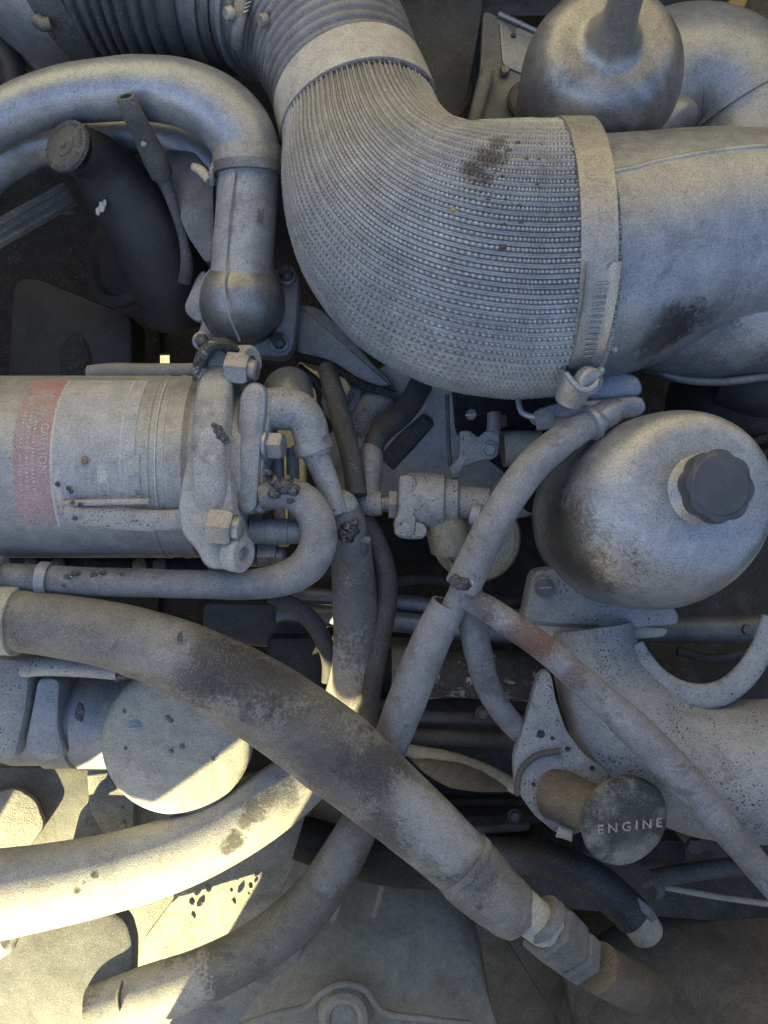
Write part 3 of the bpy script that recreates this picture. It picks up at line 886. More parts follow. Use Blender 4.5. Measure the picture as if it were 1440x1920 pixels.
# bracket plate, open vent pipe
tag(MB().prism([(302, 283), (364, 283), (372, 296), (400, 330), (402, 486), (386, 494), (350, 440), (318, 360), (300, 300)], -150, 14, 3).build('bracket_plate', 'boot'),
    'flat grey plate bracket beside the thermostat pipe', 'bracket')
t = thing('vent_pipe', 'open-ended dark vent pipe standing in front of the coolant hoses', 'pipe', (260, 230, -20))
MB().tube([(236, 180, 20, 19), (243, 200, 6, 19), (258, 232, -30, 20), (276, 268, -65, 21), (292, 300, -95, 24), (304, 330, -118, 20)], n=26, wall=7, lump=.02).build('tube', 'cap_old', t)
MB().tube([(296, 308, -100, 22), (312, 350, -125, 12), (330, 400, -150, 9), (344, 450, -170, 9), (350, 500, -190, 12), (345, 530, -210, 12)], n=14, flat=.6).build('strap', 'darkpaint', t)
MB().ball(L(270, 268, -46), 7, .3, 3, 8).build('chipped_paint', 'white', t, None)

# power steering reservoir (dark)
ps = thing('fluid_reservoir', 'dark dusty fluid reservoir neck with round ribbed cap at left', 'reservoir', (180, 330, -100))
cax = nrm([-.42, .12, .88])
c0 = L(122, 272, -30)
cap = MB().lathe(c0 - cax * 16, cax, [(0, 44), (4, 50), (14, 51), (18, 48), (19, 40), (17, 38), (17, 24), (20, 22), (20, 9), (24, 7), (24.5, 2)], n=64,
                 lobes=lambda a, r: 1 + (.018 * np.sin(a * 22) if r > 43 else 0)).build('cap', 'cap_old', ps)
for j in range(44):
    an = j / 44 * 6.283
    e1 = nrm(np.cross((0, 1, 0), cax)); e2 = np.cross(cax, e1)
    if j % 6 == 5: continue
    rad = math.cos(an) * e1 + math.sin(an) * e2
    MB().box(c0 + cax * 3.2 + rad * 43, (7, 2.2, 2.6), rad, np.cross(cax, rad), bev=.2).build('grip_rib', 'cap_old', cap)
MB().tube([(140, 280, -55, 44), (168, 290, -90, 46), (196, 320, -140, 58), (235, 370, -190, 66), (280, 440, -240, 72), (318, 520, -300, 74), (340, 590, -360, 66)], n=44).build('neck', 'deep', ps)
MB().tube([(158, 240, -62, 8), (172, 262, -64, 10), (178, 288, -66, 8)], n=10, lump=.2).build('cap_retainer', 'black', ps)
for i, (x, y) in enumerate(((196, 380), (184, 396), (190, 388))):
    MB().ball(L(x, y, -118), 6 + i, .35, i, 8, sq=(.7, 1.3, .3)).build('paint_chip', 'white', ps, None)
MB().prism([(162, 330), (200, 330), (235, 400), (225, 420), (180, 400), (160, 360)], -150, 30, 6).build('lug', 'darkpaint', ps)
t = thing('belt_pulley', 'dark grooved belt pulley in the shadow under the reservoir neck', 'pulley', (250, 500, -420))
pax = nrm([-.55, .18, .8])
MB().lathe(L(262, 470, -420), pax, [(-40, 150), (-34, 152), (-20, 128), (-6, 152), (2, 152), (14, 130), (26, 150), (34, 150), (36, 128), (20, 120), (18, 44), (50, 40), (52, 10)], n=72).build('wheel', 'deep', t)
MB().hex(L(262, 470, -420) + pax * 50, pax, 24, 14).build('hub_nut', 'deep', t)
t = thing('drive_belt', 'worn black drive belt entering from the left edge', 'belt', (50, 410, -200))
ba = L(-60, 470, -180); bb_ = L(132, 362, -230); bx = nrm(bb_ - ba)
MB().box((ba + bb_) / 2, (np.linalg.norm(bb_ - ba), 52, 16), bx, (0, 1, .45), bev=.15).build('belt', 'cap_old', t)
by = nrm(np.array([0, 1, .45]) - bx * (np.array([0, 1, .45]) @ bx)); bz = np.cross(bx, by)
for j in (-1, 0, 1):
    MB().box((ba + bb_) / 2 + by * j * 15 + bz * 9, (np.linalg.norm(bb_ - ba) - 6, 9, 5), bx, by, bev=.2).build('belt_rib', 'cap_old', t)
tag(MB().tube([(-20, 425, -300, 7), (40, 415, -300, 6), (80, 400, -300, 6), (140, 395, -320, 6)], n=10).build('thin_rod', 'cap_old'), 'thin dark rod above the worn drive belt', 'rod')
t = thing('battery_box', 'flat dark grey box panel deep in the left shadow', 'box', (130, 610, -620))
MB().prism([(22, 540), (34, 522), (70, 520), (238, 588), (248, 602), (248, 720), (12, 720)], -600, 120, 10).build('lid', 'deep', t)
MB().prism([(112, 720), (112, 655), (124, 632), (142, 622), (158, 634), (170, 660), (172, 720)], -597, 4, 1).build('cut_out', 'dark', t)

# ================================================================== BELL TANK, TOP RIGHT
def bell(base, R, H, neck_r, neck_h, ax=(0, 0, 1), top=0.0):
    pr = [(-8, R * .93), (0, R * .985), (8, R), (H * .25, R), (H * .5, R * .99)]
    for f in np.linspace(0, 1, 12):
        ang = f * math.pi / 2
        pr.append((H * .62 + H * .34 * math.sin(ang), neck_r * 2.5 + (R - neck_r * 2.5) * math.cos(ang) ** .8))
    for f in np.linspace(.06, 1, 18):
        pr.append((H * .96 + neck_h * f ** 1.9, neck_r + neck_r * 1.5 * (1 - f) ** 3.2))
    return pr


t = thing('bell_tank', 'silver bell-shaped tank with an upright neck at the top right', 'tank', (1130, 170, -240))
MB().lathe(np.array([436, 822, -300]), (-.075, .05, 1), bell(None, 153, 395, 27, 230), n=88, lump=.8).build('shell', 'tank_dark', t)
# big pipe bend behind
t = thing('pipe_bend', 'wide smooth grey pipe bend behind the silver bell tank', 'pipe', (1370, 140, -300))
mb = MB().tube([(1200, 190, -330, 120), (1265, 150, -330, 125), (1320, 150, -330, 126), (1368, 178, -330, 126), (1400, 230, -330, 126), (1412, 300, -330, 126), (1415, 380, -330, 120)], n=64, step=6)
mb.build('pipe', 'paint_smooth', t)
seg_band(mb.path, .50, .58, 5, n=72).build('weld_ring', 'paint_smooth', t)
tag(MB().tube([(1215, 250, -60, 30), (1245, 225, -80, 33), (1268, 212, -90, 32), (1285, 214, -100, 26)], n=28, round_end=.6).build('pipe_stub', 'paint_smooth'),
    'short rounded grey stub between bell tank and intake casting', 'pipe stub')

# ================================================================== INTAKE CASTING (right)
t = thing('intake_manifold', 'large smooth grey cast intake pipe leaving the woven elbow to the right', 'manifold', (1300, 450, 0))
mb = MB().tube([(1050, 494, -4, 226), (1120, 488, -8, 222), (1210, 468, -16, 206), (1300, 448, -22, 192), (1380, 442, -24, 186), (1480, 444, -26, 184), (1600, 446, -26, 184)], n=96, step=7, lump=.008, seed=5)
ip = mb.path
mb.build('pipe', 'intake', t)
RP = [list(on_tube(ip, x, y, -3)) + [7] for x, y in ((1148, 322), (1180, 316), (1230, 303), (1290, 291), (1360, 280), (1430, 273), (1490, 271))]
MB().tube(RP, n=14, raw=True).build('casting_ridge', 'intake', t)
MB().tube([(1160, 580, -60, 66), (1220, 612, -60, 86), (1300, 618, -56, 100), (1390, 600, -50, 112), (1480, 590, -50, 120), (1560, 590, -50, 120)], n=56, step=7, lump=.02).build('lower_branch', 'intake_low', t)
MB().tube([(1196, 668, -60, 8), (1260, 706, -36, 8), (1340, 716, -24, 8), (1440, 706, -16, 8), (1540, 700, -16, 8)], n=12).build('joint_line', 'boot', t)
MB().ball(L(1150, 654, 110), 8, .35, 8, 8).build('sealant_dab', 'white', t, None)
t = thing('turbo_housing', 'dusty dark rounded housing at the right edge above the capped tank', 'housing', (1400, 780, -200))
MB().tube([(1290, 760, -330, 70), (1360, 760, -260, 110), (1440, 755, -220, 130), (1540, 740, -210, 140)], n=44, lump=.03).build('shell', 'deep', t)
MB().tube([(1368, 700, -140, 60), (1440, 720, -110, 66), (1530, 700, -110, 70)], n=30, lump=.04).build('bulge', 'deep', t)
MB().tube([(1385, 838, -120, 9), (1440, 820, -110, 9), (1500, 810, -110, 9)], n=10, lump=.1).build('upper_ridge', 'dark', t)
MB().tube([(1395, 862, -120, 9), (1440, 850, -110, 9), (1500, 842, -110, 9)], n=10, lump=.1).build('lower_ridge', 'dark', t)
# ================================================================== CANISTER (left)
ca = thing('cylinder_canister', 'grey cylindrical canister with a faded red warning label at left', 'canister', (200, 875, -60))
CY = L(0, 876, -60)[1]; CZ = -60.0; CR = 176.0
xa = lambda px: (px - 720) * k(CZ + CR)      # x of a front survey column


def can_pt(X, ang, rad):
    """ang 0 faces the lens, + turns up the picture"""
    return np.array([X, CY + rad * math.sin(ang), CZ + rad * math.cos(ang)])


def can_lathe(prof, name, m, par=ca, n=96):
    """prof [(X, r)] round the canister's long axis"""
    return MB().lathe(np.array([0, CY, CZ]), (1, 0, 0), [(X, r) for X, r in prof], n=n).build(name, m, par)


can_lathe([(xa(-140), CR), (xa(270), CR), (xa(272), CR + 1.2), (xa(276), CR + 1.2), (xa(278), CR - 1), (xa(305), CR - 1), (xa(307), CR + 1), (xa(312), CR + 1), (xa(314), CR), (xa(338), CR - 1), (xa(346), CR - 8), (xa(352), CR - 10), (xa(375), CR - 10)], 'shell', 'canister')


def patch(x0, x1, a0, a1, h, m, name, par, n=30):
    A = np.linspace(a0, a1, n)
    G = np.array([[can_pt(x0, a, CR + h), can_pt((x0 + x1) / 2, a, CR + h), can_pt(x1, a, CR + h)] for a in A])
    e = MB(); e.grid(G, False)
    return e.build(name, m, par)


D = math.radians
lab = patch(xa(24), xa(93), D(62), D(-38), .7, 'red', 'warning_label', ca)
patch(xa(93), xa(98), D(63), D(-40), .9, 'print', 'label_edge', ca)
gl = patch(xa(98), xa(252), D(62), D(-38), .6, 'printgrey', 'data_label', ca)


def can_text(body, size, X, ang_c, par, m='print'):
    V, F = text_geo(body, size, 0)
    # subdivide not needed at this size; wrap reading direction round the shell
    pts = np.array([can_pt(X + v[1], ang_c - v[0] / CR, CR + 1.6) for v in V])
    e = MB(); e.add(pts, F)
    return e.build('lettering', m, par)


can_text('CAUTION', 20, xa(80), D(8), lab)
r2 = np.random.default_rng(5)
e = MB()
for X in (xa(62), xa(50), xa(38)):
    aa = D(30)
    while aa > D(-16):
        w = r2.uniform(.008, .022)
        if r2.random() > .2:
            G = np.array([[can_pt(X - 2.2, aa, CR + 1.4), can_pt(X + 2.2, aa, CR + 1.4)], [can_pt(X - 2.2, aa - w, CR + 1.4), can_pt(X + 2.2, aa - w, CR + 1.4)]])
            e.grid(G, False)
        aa -= w + r2.uniform(.012, .03)
stuff(e.build('small_print', 'print', lab))
for x0, x1, a0, a1 in ((102, 113, -2, -28), (140, 158, -2, -24), (182, 202, -2, -30), (240, 262, 4, -6), (240, 262, -8, -16), (240, 262, -19, -30)):
    patch(xa(x0), xa(x1), D(a0), D(a1), 1.0, 'print' if x0 in (102, 182) else 'canister', 'form_box', gl, 8)
can_text('CM161', 17, xa(192), D(-20), gl, 'ink')
patch(xa(223), xa(228), D(62), D(-36), 1.1, 'print', 'rule_line', gl)
patch(xa(288), xa(291), D(62), D(-36), 1.1, 'print', 'rule_line', ca)
# long tie bars
MB().tube([(166, 700, -60, 15), (200, 697, -54, 16), (300, 697, -50, 16), (372, 693, -46, 13), (400, 690, -46, 12)], n=18, flat=.75).build('upper_tie_bar', 'corr', ca)
MB().tube([(110, 956, 118, 8), (128, 962, 116, 18), (200, 970, 112, 22), (300, 976, 108, 20), (362, 972, 100, 18), (390, 972, 96, 18)], n=22, flat=.7).build('lower_tie_bar', 'paint_spotted', ca)
MB().tube([(108, 946, 114, 7), (180, 942, 124, 6), (280, 940, 126, 5)], n=12).build('folded_lip', 'cast', ca)
MB().ball(L(158, 862, 122), 7, .35, 4, 8).build('sand_lump', 'dirt_light', ca, None)
for i, (x, y) in enumerate(((128, 915), (134, 922), (108, 908), (136, 942), (150, 946), (140, 972))):
    MB().ball(L(x, y, 118 if y < 930 else 130), 4.5, .4, i, 7, sq=(1, 1, .4)).build('tar_spot', 'tar', ca, None)

# end clamp casting
ec = thing('end_bracket', 'sandy cast end bracket bolted round the right end of the canister', 'bracket', (390, 860, 120))
n_ = 96
a = np.linspace(0, 2 * np.pi, n_, endpoint=False)


def ring_x(rows, name, m, par, lump=.0):
    """rows [(X, radius fn of angle)]; angle 0 faces lens, + up the picture"""
    G = np.array([[can_pt(X, t_, fn(t_)) for t_ in a] for X, fn in rows])
    if lump:
        sh = G.shape; G = wob(G.reshape(-1, 3), lump, .03, 3).reshape(sh)
    e = MB(); e.grid(G, True, True, True)
    return e.build(name, m, par)


lobe = lambda t_: 16 * math.exp(-((t_ - math.pi / 2) % (2 * math.pi) - 0) ** 2 / .02) if False else 0
xs = lambda px: (px - 720) * k(150)
def waist(base, g):
    """casting is wider at its lower and upper feet"""
    return lambda t_: base + g * (math.sin(t_) ** 8)
ring_x([(xs(352), waist(176, 0)), (xs(354), waist(194, 8)), (xs(362), waist(203, 12)), (xs(380), waist(207, 14)), (xs(400), waist(207, 14)), (xs(414), waist(203, 12)), (xs(420), waist(196, 6)), (xs(421), waist(168, 0)), (xs(424), waist(158, 0)), (xs(440), waist(158, 0)), (xs(442), waist(150, 0))], 'ring', 'cast', ec, .8)
# wide lower foot and lug
MB().prism([(352, 838), (420, 838), (436, 900), (440, 960), (456, 1010), (452, 1050), (432, 1070), (382, 1066), (366, 1030), (340, 1006), (330, 960), (338, 900)], 128, 100, 14).build('lower_foot', 'cast', ec)
MB().prism([(376, 652), (392, 644), (418, 646), (432, 664), (440, 720), (432, 780), (372, 780), (376, 720)], 52, 100, 12).build('upper_foot', 'cast', ec)
wrap_ = MB().tube([(374, 708, 50, 12), (380, 668, 66, 13), (398, 648, 70, 13), (420, 646, 62, 12), (436, 660, 44, 11), (442, 688, 30, 10)], n=14, flat=2.2).build('bent_strap', 'black_white', ec)
X1 = (1, 0, 0)
for (x, y, z, r) in ((428, 690, 62, 31), (396, 985, 138, 33)):
    nb = MB().hex(L(x, y, z), (1, -.12, .12), r, 40).build('nut', 'steel', ec)
    q = L(x, y, z) + nrm([1, -.12, .12]) * 38
    MB().lathe(q, (1, -.12, .12), [(0, r * .62), (14, r * .62), (17, r * .5)], n=24).build('bolt_end', 'steel', nb)
for (x, y, z, r) in ((452, 680, 30, 32), (436, 1036, 120, 33)):
    ey = MB().lathe(L(x, y, z), (.85, -.1, .5), [(0, r), (20, r), (26, r * .86), (26, r * .42), (14, r * .4)], n=32).build('lug_eye', 'cast', ec)
for i, (x, y, r) in enumerate(((402, 798, 5), (409, 804, 7), (414, 812, 7), (410, 818, 6), (420, 822, 7), (426, 828, 5), (404, 810, 5))):
    MB().ball(L(x, y, 139), r, .3, i + 90, 12, sq=(1.1, 1, .7)).build('tar_blob', 'tar', ec, None)

# second flange with elbow
fx = thing('inlet_flange', 'oblong cast flange right of the end bracket with a bolted elbow', 'flange', (470, 840, 60))
xs2 = lambda px: (px - 720) * k(70)
ring_x([(xs2(418), waist(140, 0)), (xs2(420), waist(152, 0)), (xs2(430), waist(152, 0)), (xs2(434), waist(140, 0)), (xs2(444), waist(128, 0))], 'gasket_ring', 'cast', fx, .6)
MB().prism([(446, 745), (462, 714), (490, 716), (502, 732), (500, 770), (488, 860), (486, 935), (478, 962), (452, 966), (440, 946), (438, 860)], 92, 120, 12).build('plate', 'paint', fx)
MB().prism([(478, 722), (500, 730), (510, 752), (506, 800), (494, 870), (494, 930), (500, 955), (482, 966), (470, 950), (474, 860)], 80, 110, 8).build('plate_face', 'paint', fx)
bt = MB().lathe(L(500, 836, 60), (1, -.05, .2), [(0, 32), (6, 32), (8, 26)], n=28).build('washer', 'paint_smooth', fx)
MB().hex(L(506, 836, 62), (1, -.05, .2), 26, 26).build('bolt', 'steel', fx)
tp = thing('elbow_fitting', 'stubby painted elbow fitting at the top of the flange', 'fitting', (550, 770, 40))
MB().tube([(500, 768, 42, 40), (530, 766, 44, 40), (560, 772, 44, 38), (578, 796, 40, 35), (586, 830, 34, 33), (592, 852, 30, 30)], n=36, step=5, lump=.03).build('elbow', 'paint_spotted', tp)
mb = MB().tube([(582, 824, 35, 33), (590, 846, 31, 33)], n=36, step=3)
seg_band(mb.path, 0, 1, 4, n=40).build('collar', 'steel', tp)
MB().tube([(588, 846, 32, 25), (604, 880, 26, 23), (618, 920, 20, 22), (632, 960, 10, 22)], n=26).build('pipe', 'paint_spotted', tp)
# tar blobs
for i, (x, y, z, r) in enumerate(((502, 888, 100, 11), (516, 902, 104, 14), (534, 912, 106, 18), (548, 918, 104, 15), (516, 924, 102, 14), (540, 900, 104, 12), (524, 912, 110, 12), (545, 938, 100, 10))):
    MB().ball(L(x, y, z), r * .8, .3, i + 5, 16, sq=(1.1, .9, .8)).build('tar_blob', 'tar', fx, None)

tag(MB().tube([(492, 932, 70, 26), (516, 928, 74, 27), (540, 925, 76, 30), (570, 940, 74, 33), (594, 978, 72, 34), (596, 1022, 70, 35), (574, 1062, 66, 35), (530, 1086, 62, 32), (470, 1096, 56, 28), (390, 1096, 50, 27), (280, 1093, 46, 27), (160, 1090, 42, 27), (60, 1084, 40, 26), (-40, 1080, 38, 26)], n=36, lump=.02).build('return_hose', 'hose_grey'),
    'grey painted hose curling in a U below the canister flange', 'hose')
t = thing('hose_end', 'pale ferrule on the U-shaped hose at the left edge', 'hose fitting', (40, 1080, 40))
mb = MB().tube([(-10, 1080, 39, 27), (40, 1082, 40, 28), (84, 1086, 41, 28), (104, 1088, 41, 27)], n=36, step=4)
seg_band(mb.path, .0, .18, 10, n=40).build('rear_collar', 'paint', t)
seg_band(mb.path, .80, .95, 5, n=40).build('front_collar', 'paint', t)
t = thing('spots', 'row of dark oil spots on the U-shaped hose', 'oil spots', (180, 1085, 66))
for i, (x, y) in enumerate(((128, 1082), (142, 1074), (160, 1096), (176, 1078), (192, 1072), (230, 1080), (120, 1096))):
    MB().ball(L(x, y, 66), 7 - i * .4, .3, i, 8, sq=(1.2, 1, .25)).build('spot', 'tar', t, None)
t.name = 'oil_spots'
t = thing('drain_fitting', 'short horizontal painted pipe fitting inside the U of the hose', 'fitting', (520, 998, 20))
MB().tube([(470, 998, 20, 23), (500, 997, 20, 23), (501, 997, 20, 25), (540, 997, 20, 25), (541, 997, 20, 23), (575, 998, 18, 22)], n=30, step=3).build('pipe', 'paint', t)
MB().tube([(565, 998, 18, 24), (578, 998, 18, 23)], n=30, step=3).build('collar', 'cap_old', t)
t = thing('lower_bolt', 'painted bolt and nut under the horizontal pipe fitting', 'bolt', (505, 1045, -10))
MB().hex(L(488, 1044, -10), (1, .05, .1), 27, 34).build('nut', 'paint', t)
MB().lathe(L(514, 1044, -6), (1, .05, .1), [(0, 16), (18, 16), (20, 12)], n=22).build('stud', 'paint', t)
MB().prism([(430, 1005), (480, 1010), (500, 1060), (470, 1066), (440, 1050)], -20, 40, 8).build('lug', 'paint', t)
for i, (x, y0, y1, lb) in enumerate(((520, 850, 1000, 'left of two upright stay bolts behind the tar-smeared flange'), (548, 840, 985, 'right of two upright stay bolts behind the tar-smeared flange'))):
    tag(MB().tube([(x, y0, -30, 12), (x + 2, (y0 + y1) / 2, -30, 12), (x + 4, y1, -30, 12)], n=18).build('stay_bolt', 'paint'), lb, 'bolt', 'stay bolts behind the flange')
tag(MB().tube([(540, 730, -160, 46), (545, 745, -130, 44), (548, 760, -110, 40)], n=30, round_end=.5).build('blind_plug', 'paint_smooth'), 'round blue-grey plug hidden above the elbow fitting', 'plug')

# ================================================================== CENTRE HOSES
tag(MB().tube([(612, 690, -150, 17), (620, 716, -130, 19), (636, 770, -110, 20), (652, 830, -90, 20), (664, 890, -70, 20), (668, 930, -60, 20)], n=26, lump=.04).build('thin_hose', 'hose_thin'),
    'thin dirty hose slanting down from the hex plug', 'hose')
MB_ = MB().tube([(790, 720, -260, 22), (772, 752, -235, 22), (748, 782, -205, 22), (718, 808, -175, 21), (702, 832, -150, 20), (697, 862, -135, 20)], n=26, lump=.03)
tag(MB_.build('bent_hose', 'hose_thin'), 'short dirty hose bending out from under the woven elbow', 'hose')
t = thing('elbow_coupling', 'speckled ninety-degree hose coupling screwed into the valve', 'coupling', (690, 930, -100))
MB().tube([(697, 838, -148, 18), (696, 850, -140, 22), (693, 880, -125, 25), (692, 884, -124, 24), (691, 900, -116, 24)], n=30, step=4).build('ferrule', 'paint_spotted', t)
MB().tube([(691, 882, -124, 26), (691, 890, -122, 26)], n=30, step=3).build('ring', 'steel', t)
MB().tube([(691, 894, -118, 24), (688, 925, -104, 25), (690, 940, -98, 26), (704, 944, -95, 24), (716, 944, -94, 22)], n=30, step=4, round_end=.0).build('elbow', 'paint_spotted', t)
th_ = MB().tube([(714, 944, -94, 14), (734, 945, -93, 14)], n=24, step=3).build('threaded_stub', 'steel', t)
for j in range(4):
    MB().tube([(716 + j * 4.5, 944, -94, 16), (718.5 + j * 4.5, 944, -94, 16)], n=22, step=2).build('thread', 'steel', th_)
v = thing('fuel_valve', 'pale painted valve body with hex inlet beside the mustard disc', 'valve', (800, 940, -80))
MB().hex(L(730, 946, -92), (1, -.02, .05), 30, 18).build('inlet_nut', 'paint', v)
MB().prism([(748, 892), (770, 888), (782, 900), (780, 1000), (764, 1010), (740, 1004), (738, 980), (746, 960)], -40, 90, 7, rc=4).build('flange', 'paint_spotted', v)
MB().lathe(L(766, 938, -95), (1, -.03, .1), [(0, 46), (40, 46), (58, 44), (62, 38), (80, 36), (84, 27), (130, 25)], n=40, sc=1.22, lump=1).build('body', 'paint_spotted', v)
MB().prism([(742, 976), (800, 980), (802, 1010), (760, 1012), (740, 1004)], -46, 50, 6).build('lower_lug', 'paint_spotted', v)
MB().tube([(820, 960, -100, 38), (840, 1000, -100, 40), (845, 1030, -110, 38)], n=30).build('outlet', 'mustard', v)
MB().lathe(L(886, 962, -60), (1, -.3, .3), [(0, 22), (16, 22), (18, 15), (30, 15)], n=26).build('outlet_ring', 'paint', v)
f_ = thing('filter_head', 'oily yellowish round filter can behind the speckled bypass hose', 'filter', (890, 1010, -140))
MB().lathe(L(884, 1004, -210), (.05, -.05, 1), [(0, 78), (40, 80), (70, 80), (84, 74), (88, 64), (84, 60), (84, 20), (90, 16)], n=60, sc=1.12).build('can', 'mustard', f_)

tag(MB().tube([(682, 968, -120, 18), (700, 1005, -125, 20), (718, 1050, -130, 20), (726, 1110, -135, 20), (718, 1170, -140, 20), (704, 1240, -140, 20), (694, 1300, -140, 20), (690, 1370, -140, 20)], n=26).build('dark_hose', 'hose_thin'),
    'thin dark hose hanging beside the thick vertical hose', 'hose')
te = thing('tee_joint', 'painted tee joint with a black tar blob on top of the vertical hose', 'joint', (650, 980, -30))
MB().tube([(640, 950, -10, 34), (646, 975, -22, 40), (652, 1005, -40, 40), (655, 1030, -60, 38)], n=34, lump=.05, round_end=0).build('body', 'hose_speck', te)
MB().ball(L(640, 952, -12), 34, .05, 3, 16).build('crown', 'paint_spotted', te, None)
for i, (x, y, r) in enumerate(((650, 985, 13), (660, 995, 15), (646, 1004, 13), (664, 980, 11), (655, 1008, 11), (640, 996, 9), (656, 998, 12))):
    MB().ball(L(x, y, 12), r * .85, .3, i + 20, 16, sq=(1, 1.1, .8)).build('tar_blob', 'tar', te, None)
MB().tube([(626, 1024, -36, 6), (645, 1014, -12, 6), (668, 1010, -10, 7), (688, 1014, -34, 8)], n=10, lump=.3).build('torn_edge', 'hose_pale', te)
tag(MB().tube([(655, 1010, -64, 38), (660, 1060, -90, 40), (666, 1130, -130, 42), (668, 1200, -160, 43), (660, 1280, -172, 45), (636, 1360, -168, 48), (592, 1430, -150, 53), (520, 1494, -126, 59), (420, 1558, -108, 64), (310, 1606, -98, 68), (200, 1638, -94, 72), (80, 1662, -92, 77), (0, 1676, -90, 81), (-90, 1690, -88, 84)], n=52, step=8, lump=.02, seed=2).build('downpipe_hose', 'hose_pale'),
    'thick dusty hose dropping from the tee and swinging left into the sunlight', 'hose')
# ================================================================== RIGHT HOSES
tag(MB().tube([(1150, 772, 70, 24), (1128, 782, 78, 27), (1090, 802, 88, 28), (1040, 836, 96, 31), (1000, 872, 100, 32), (962, 922, 100, 32), (926, 980, 96, 32), (896, 1040, 90, 33), (876, 1082, 84, 34), (866, 1100, 80, 33)], n=36, lump=.015).build('bypass_hose', 'hose_grey'),
    'speckled grey hose curving from the blue fitting past the capped tank', 'hose')
t = thing('hose_barb', 'blue-grey hose barb and clip at the top of the speckled hose', 'fitting', (1125, 775, 80))
MB().tube([(1160, 768, 66, 22), (1140, 772, 74, 25), (1122, 786, 80, 27)], n=30, lump=.06).build('barb', 'paint_smooth', t)
mb = MB().tube([(1112, 790, 82, 28), (1098, 798, 86, 29)], n=34, step=3)
seg_band(mb.path, 0, .7, 6, n=36).build('clip', 'paint_smooth', t)
wh = thing('coolant_elbow_block', 'blue-grey painted block under the worm clamp screw', 'casting', (1140, 745, 30))
MB().prism([(1000, 770), (1050, 752), (1110, 748), (1200, 740), (1212, 752), (1214, 772), (1190, 786), (1010, 792)], 20, 70, 8).build('lower_flange', 'paint_smooth', wh)
MB().prism([(1100, 712), (1140, 690), (1192, 700), (1206, 714), (1208, 742), (1100, 752)], 10, 70, 10).build('upper_body', 'paint_smooth', wh)
MB().tube([(1040, 800, 24, 16), (1085, 792, 26, 14)], n=18).build('gasket_lip', 'paint_smooth', wh)
MB().hex(L(1006, 790, 10), (1, .1, .3), 20, 34).build('nut', 'paint_smooth', wh)
MB().tube([(972, 748, -20, 6), (978, 772, -10, 6), (992, 780, 0, 6), (1030, 778, 8, 7)], n=12).build('bent_bracket', 'paint_smooth', wh)
tl = thing('throttle_lever', 'pale throttle lever with a flanged bolt hanging below the woven elbow', 'lever', (890, 830, -150))
MB().prism([(862, 808), (880, 806), (896, 820), (912, 806), (936, 812), (938, 840), (922, 862), (900, 864), (868, 876), (862, 896), (846, 898), (844, 876), (862, 856)], -140, 24, 4, rc=3).build('arm', 'paint_spotted', tl)
MB().lathe(L(918, 844, -140), (0, 0, 1), [(0, 19), (4, 19), (6, 17)], n=28).build('washer', 'paint', tl)
MB().hex(L(918, 844, -134), (0, 0, 1), 13, 10).build('bolt', 'steel', tl)
MB().tube([(925, 775, -150, 12), (926, 792, -146, 13), (924, 812, -142, 14)], n=18, lump=.1).build('pivot', 'steel', tl)
MB().tube([(940, 780, -155, 9), (943, 800, -150, 9)], n=14).build('spring', 'boltdark', tl)
s_ = MB().lathe(L(883, 778, -150), (0, .1, 1), [(0, 11), (8, 11), (10, 9)], n=22).build('screw', 'steel', tl)
MB().box(L(883, 778, -139), (22, 3, 2.5), (1, .05, 0), (0, 1, 0)).build('screw_slot', 'white', s_)
tag(MB().tube([(838, 740, -170, 4), (840, 800, -168, 4), (844, 872, -160, 4)], n=10).build('throttle_cable', 'hose_thin'), 'thin throttle cable hanging down to the lever', 'cable')
tag(MB().tube([(942, 842, -190, 34), (975, 840, -190, 34), (1010, 842, -190, 34)], n=28, lump=.03).build('spacer_tube', 'brown'), 'stubby brownish round spacer right of the throttle lever', 'spacer')

ph = thing('peeled_hose', 'pale sleeve hose with torn upper end crossing behind the big hose', 'hose', (790, 1250, 20))
MB().tube([(872, 1098, 60, 26), (860, 1120, 54, 23), (846, 1150, 48, 24), (836, 1172, 44, 24)], n=28, lump=.05).build('inner_tube', 'hose_grey', ph)
MB().tube([(840, 1132, 46, 31), (818, 1180, 36, 36), (792, 1240, 22, 37), (764, 1310, 6, 37), (740, 1372, -14, 35), (718, 1430, -40, 34)], n=36, wall=5, lump=.02, seed=6).build('sleeve', 'hose_grey', ph)
MB().ball(L(866, 1090, 112), 17, .5, 31, 11, sq=(1.1, .9, .35)).build('burnt_patch', 'tar', ph, None)
MB().ball(L(884, 1080, 110), 15, .5, 32, 11, sq=(1.2, .7, .35)).build('burnt_patch', 'cap_old', ph, None)
MB().tube([(898, 1068, 100, 3), (884, 1090, 112, 4), (874, 1106, 100, 4)], n=8, lump=.5).build('torn_rim', 'white', ph)
tag(MB().tube([(868, 1118, 60, 20), (905, 1136, 76, 24), (950, 1166, 84, 26), (1010, 1208, 88, 26), (1070, 1258, 90, 27), (1130, 1312, 92, 29), (1160, 1338, 92, 30), (1168, 1346, 92, 33), (1230, 1408, 92, 34), (1290, 1470, 92, 33), (1350, 1540, 92, 30), (1410, 1612, 92, 27), (1490, 1706, 92, 26)], n=32, lump=.02, seed=8).build('rusty_tube', 'rust'),
    'rust-stained tube running diagonally to the lower right corner', 'tube')
MB()
tag(MB().tube([(876, 1096, 20, 27), (884, 1150, 14, 28), (896, 1220, 0, 27), (916, 1290, -20, 24), (948, 1342, -50, 22), (990, 1382, -90, 22), (1030, 1400, -130, 22)], n=28, lump=.03, seed=9).build('branch_tube', 'hose_grey'),
    'black-pitted grey tube bending down from the hose junction', 'tube')

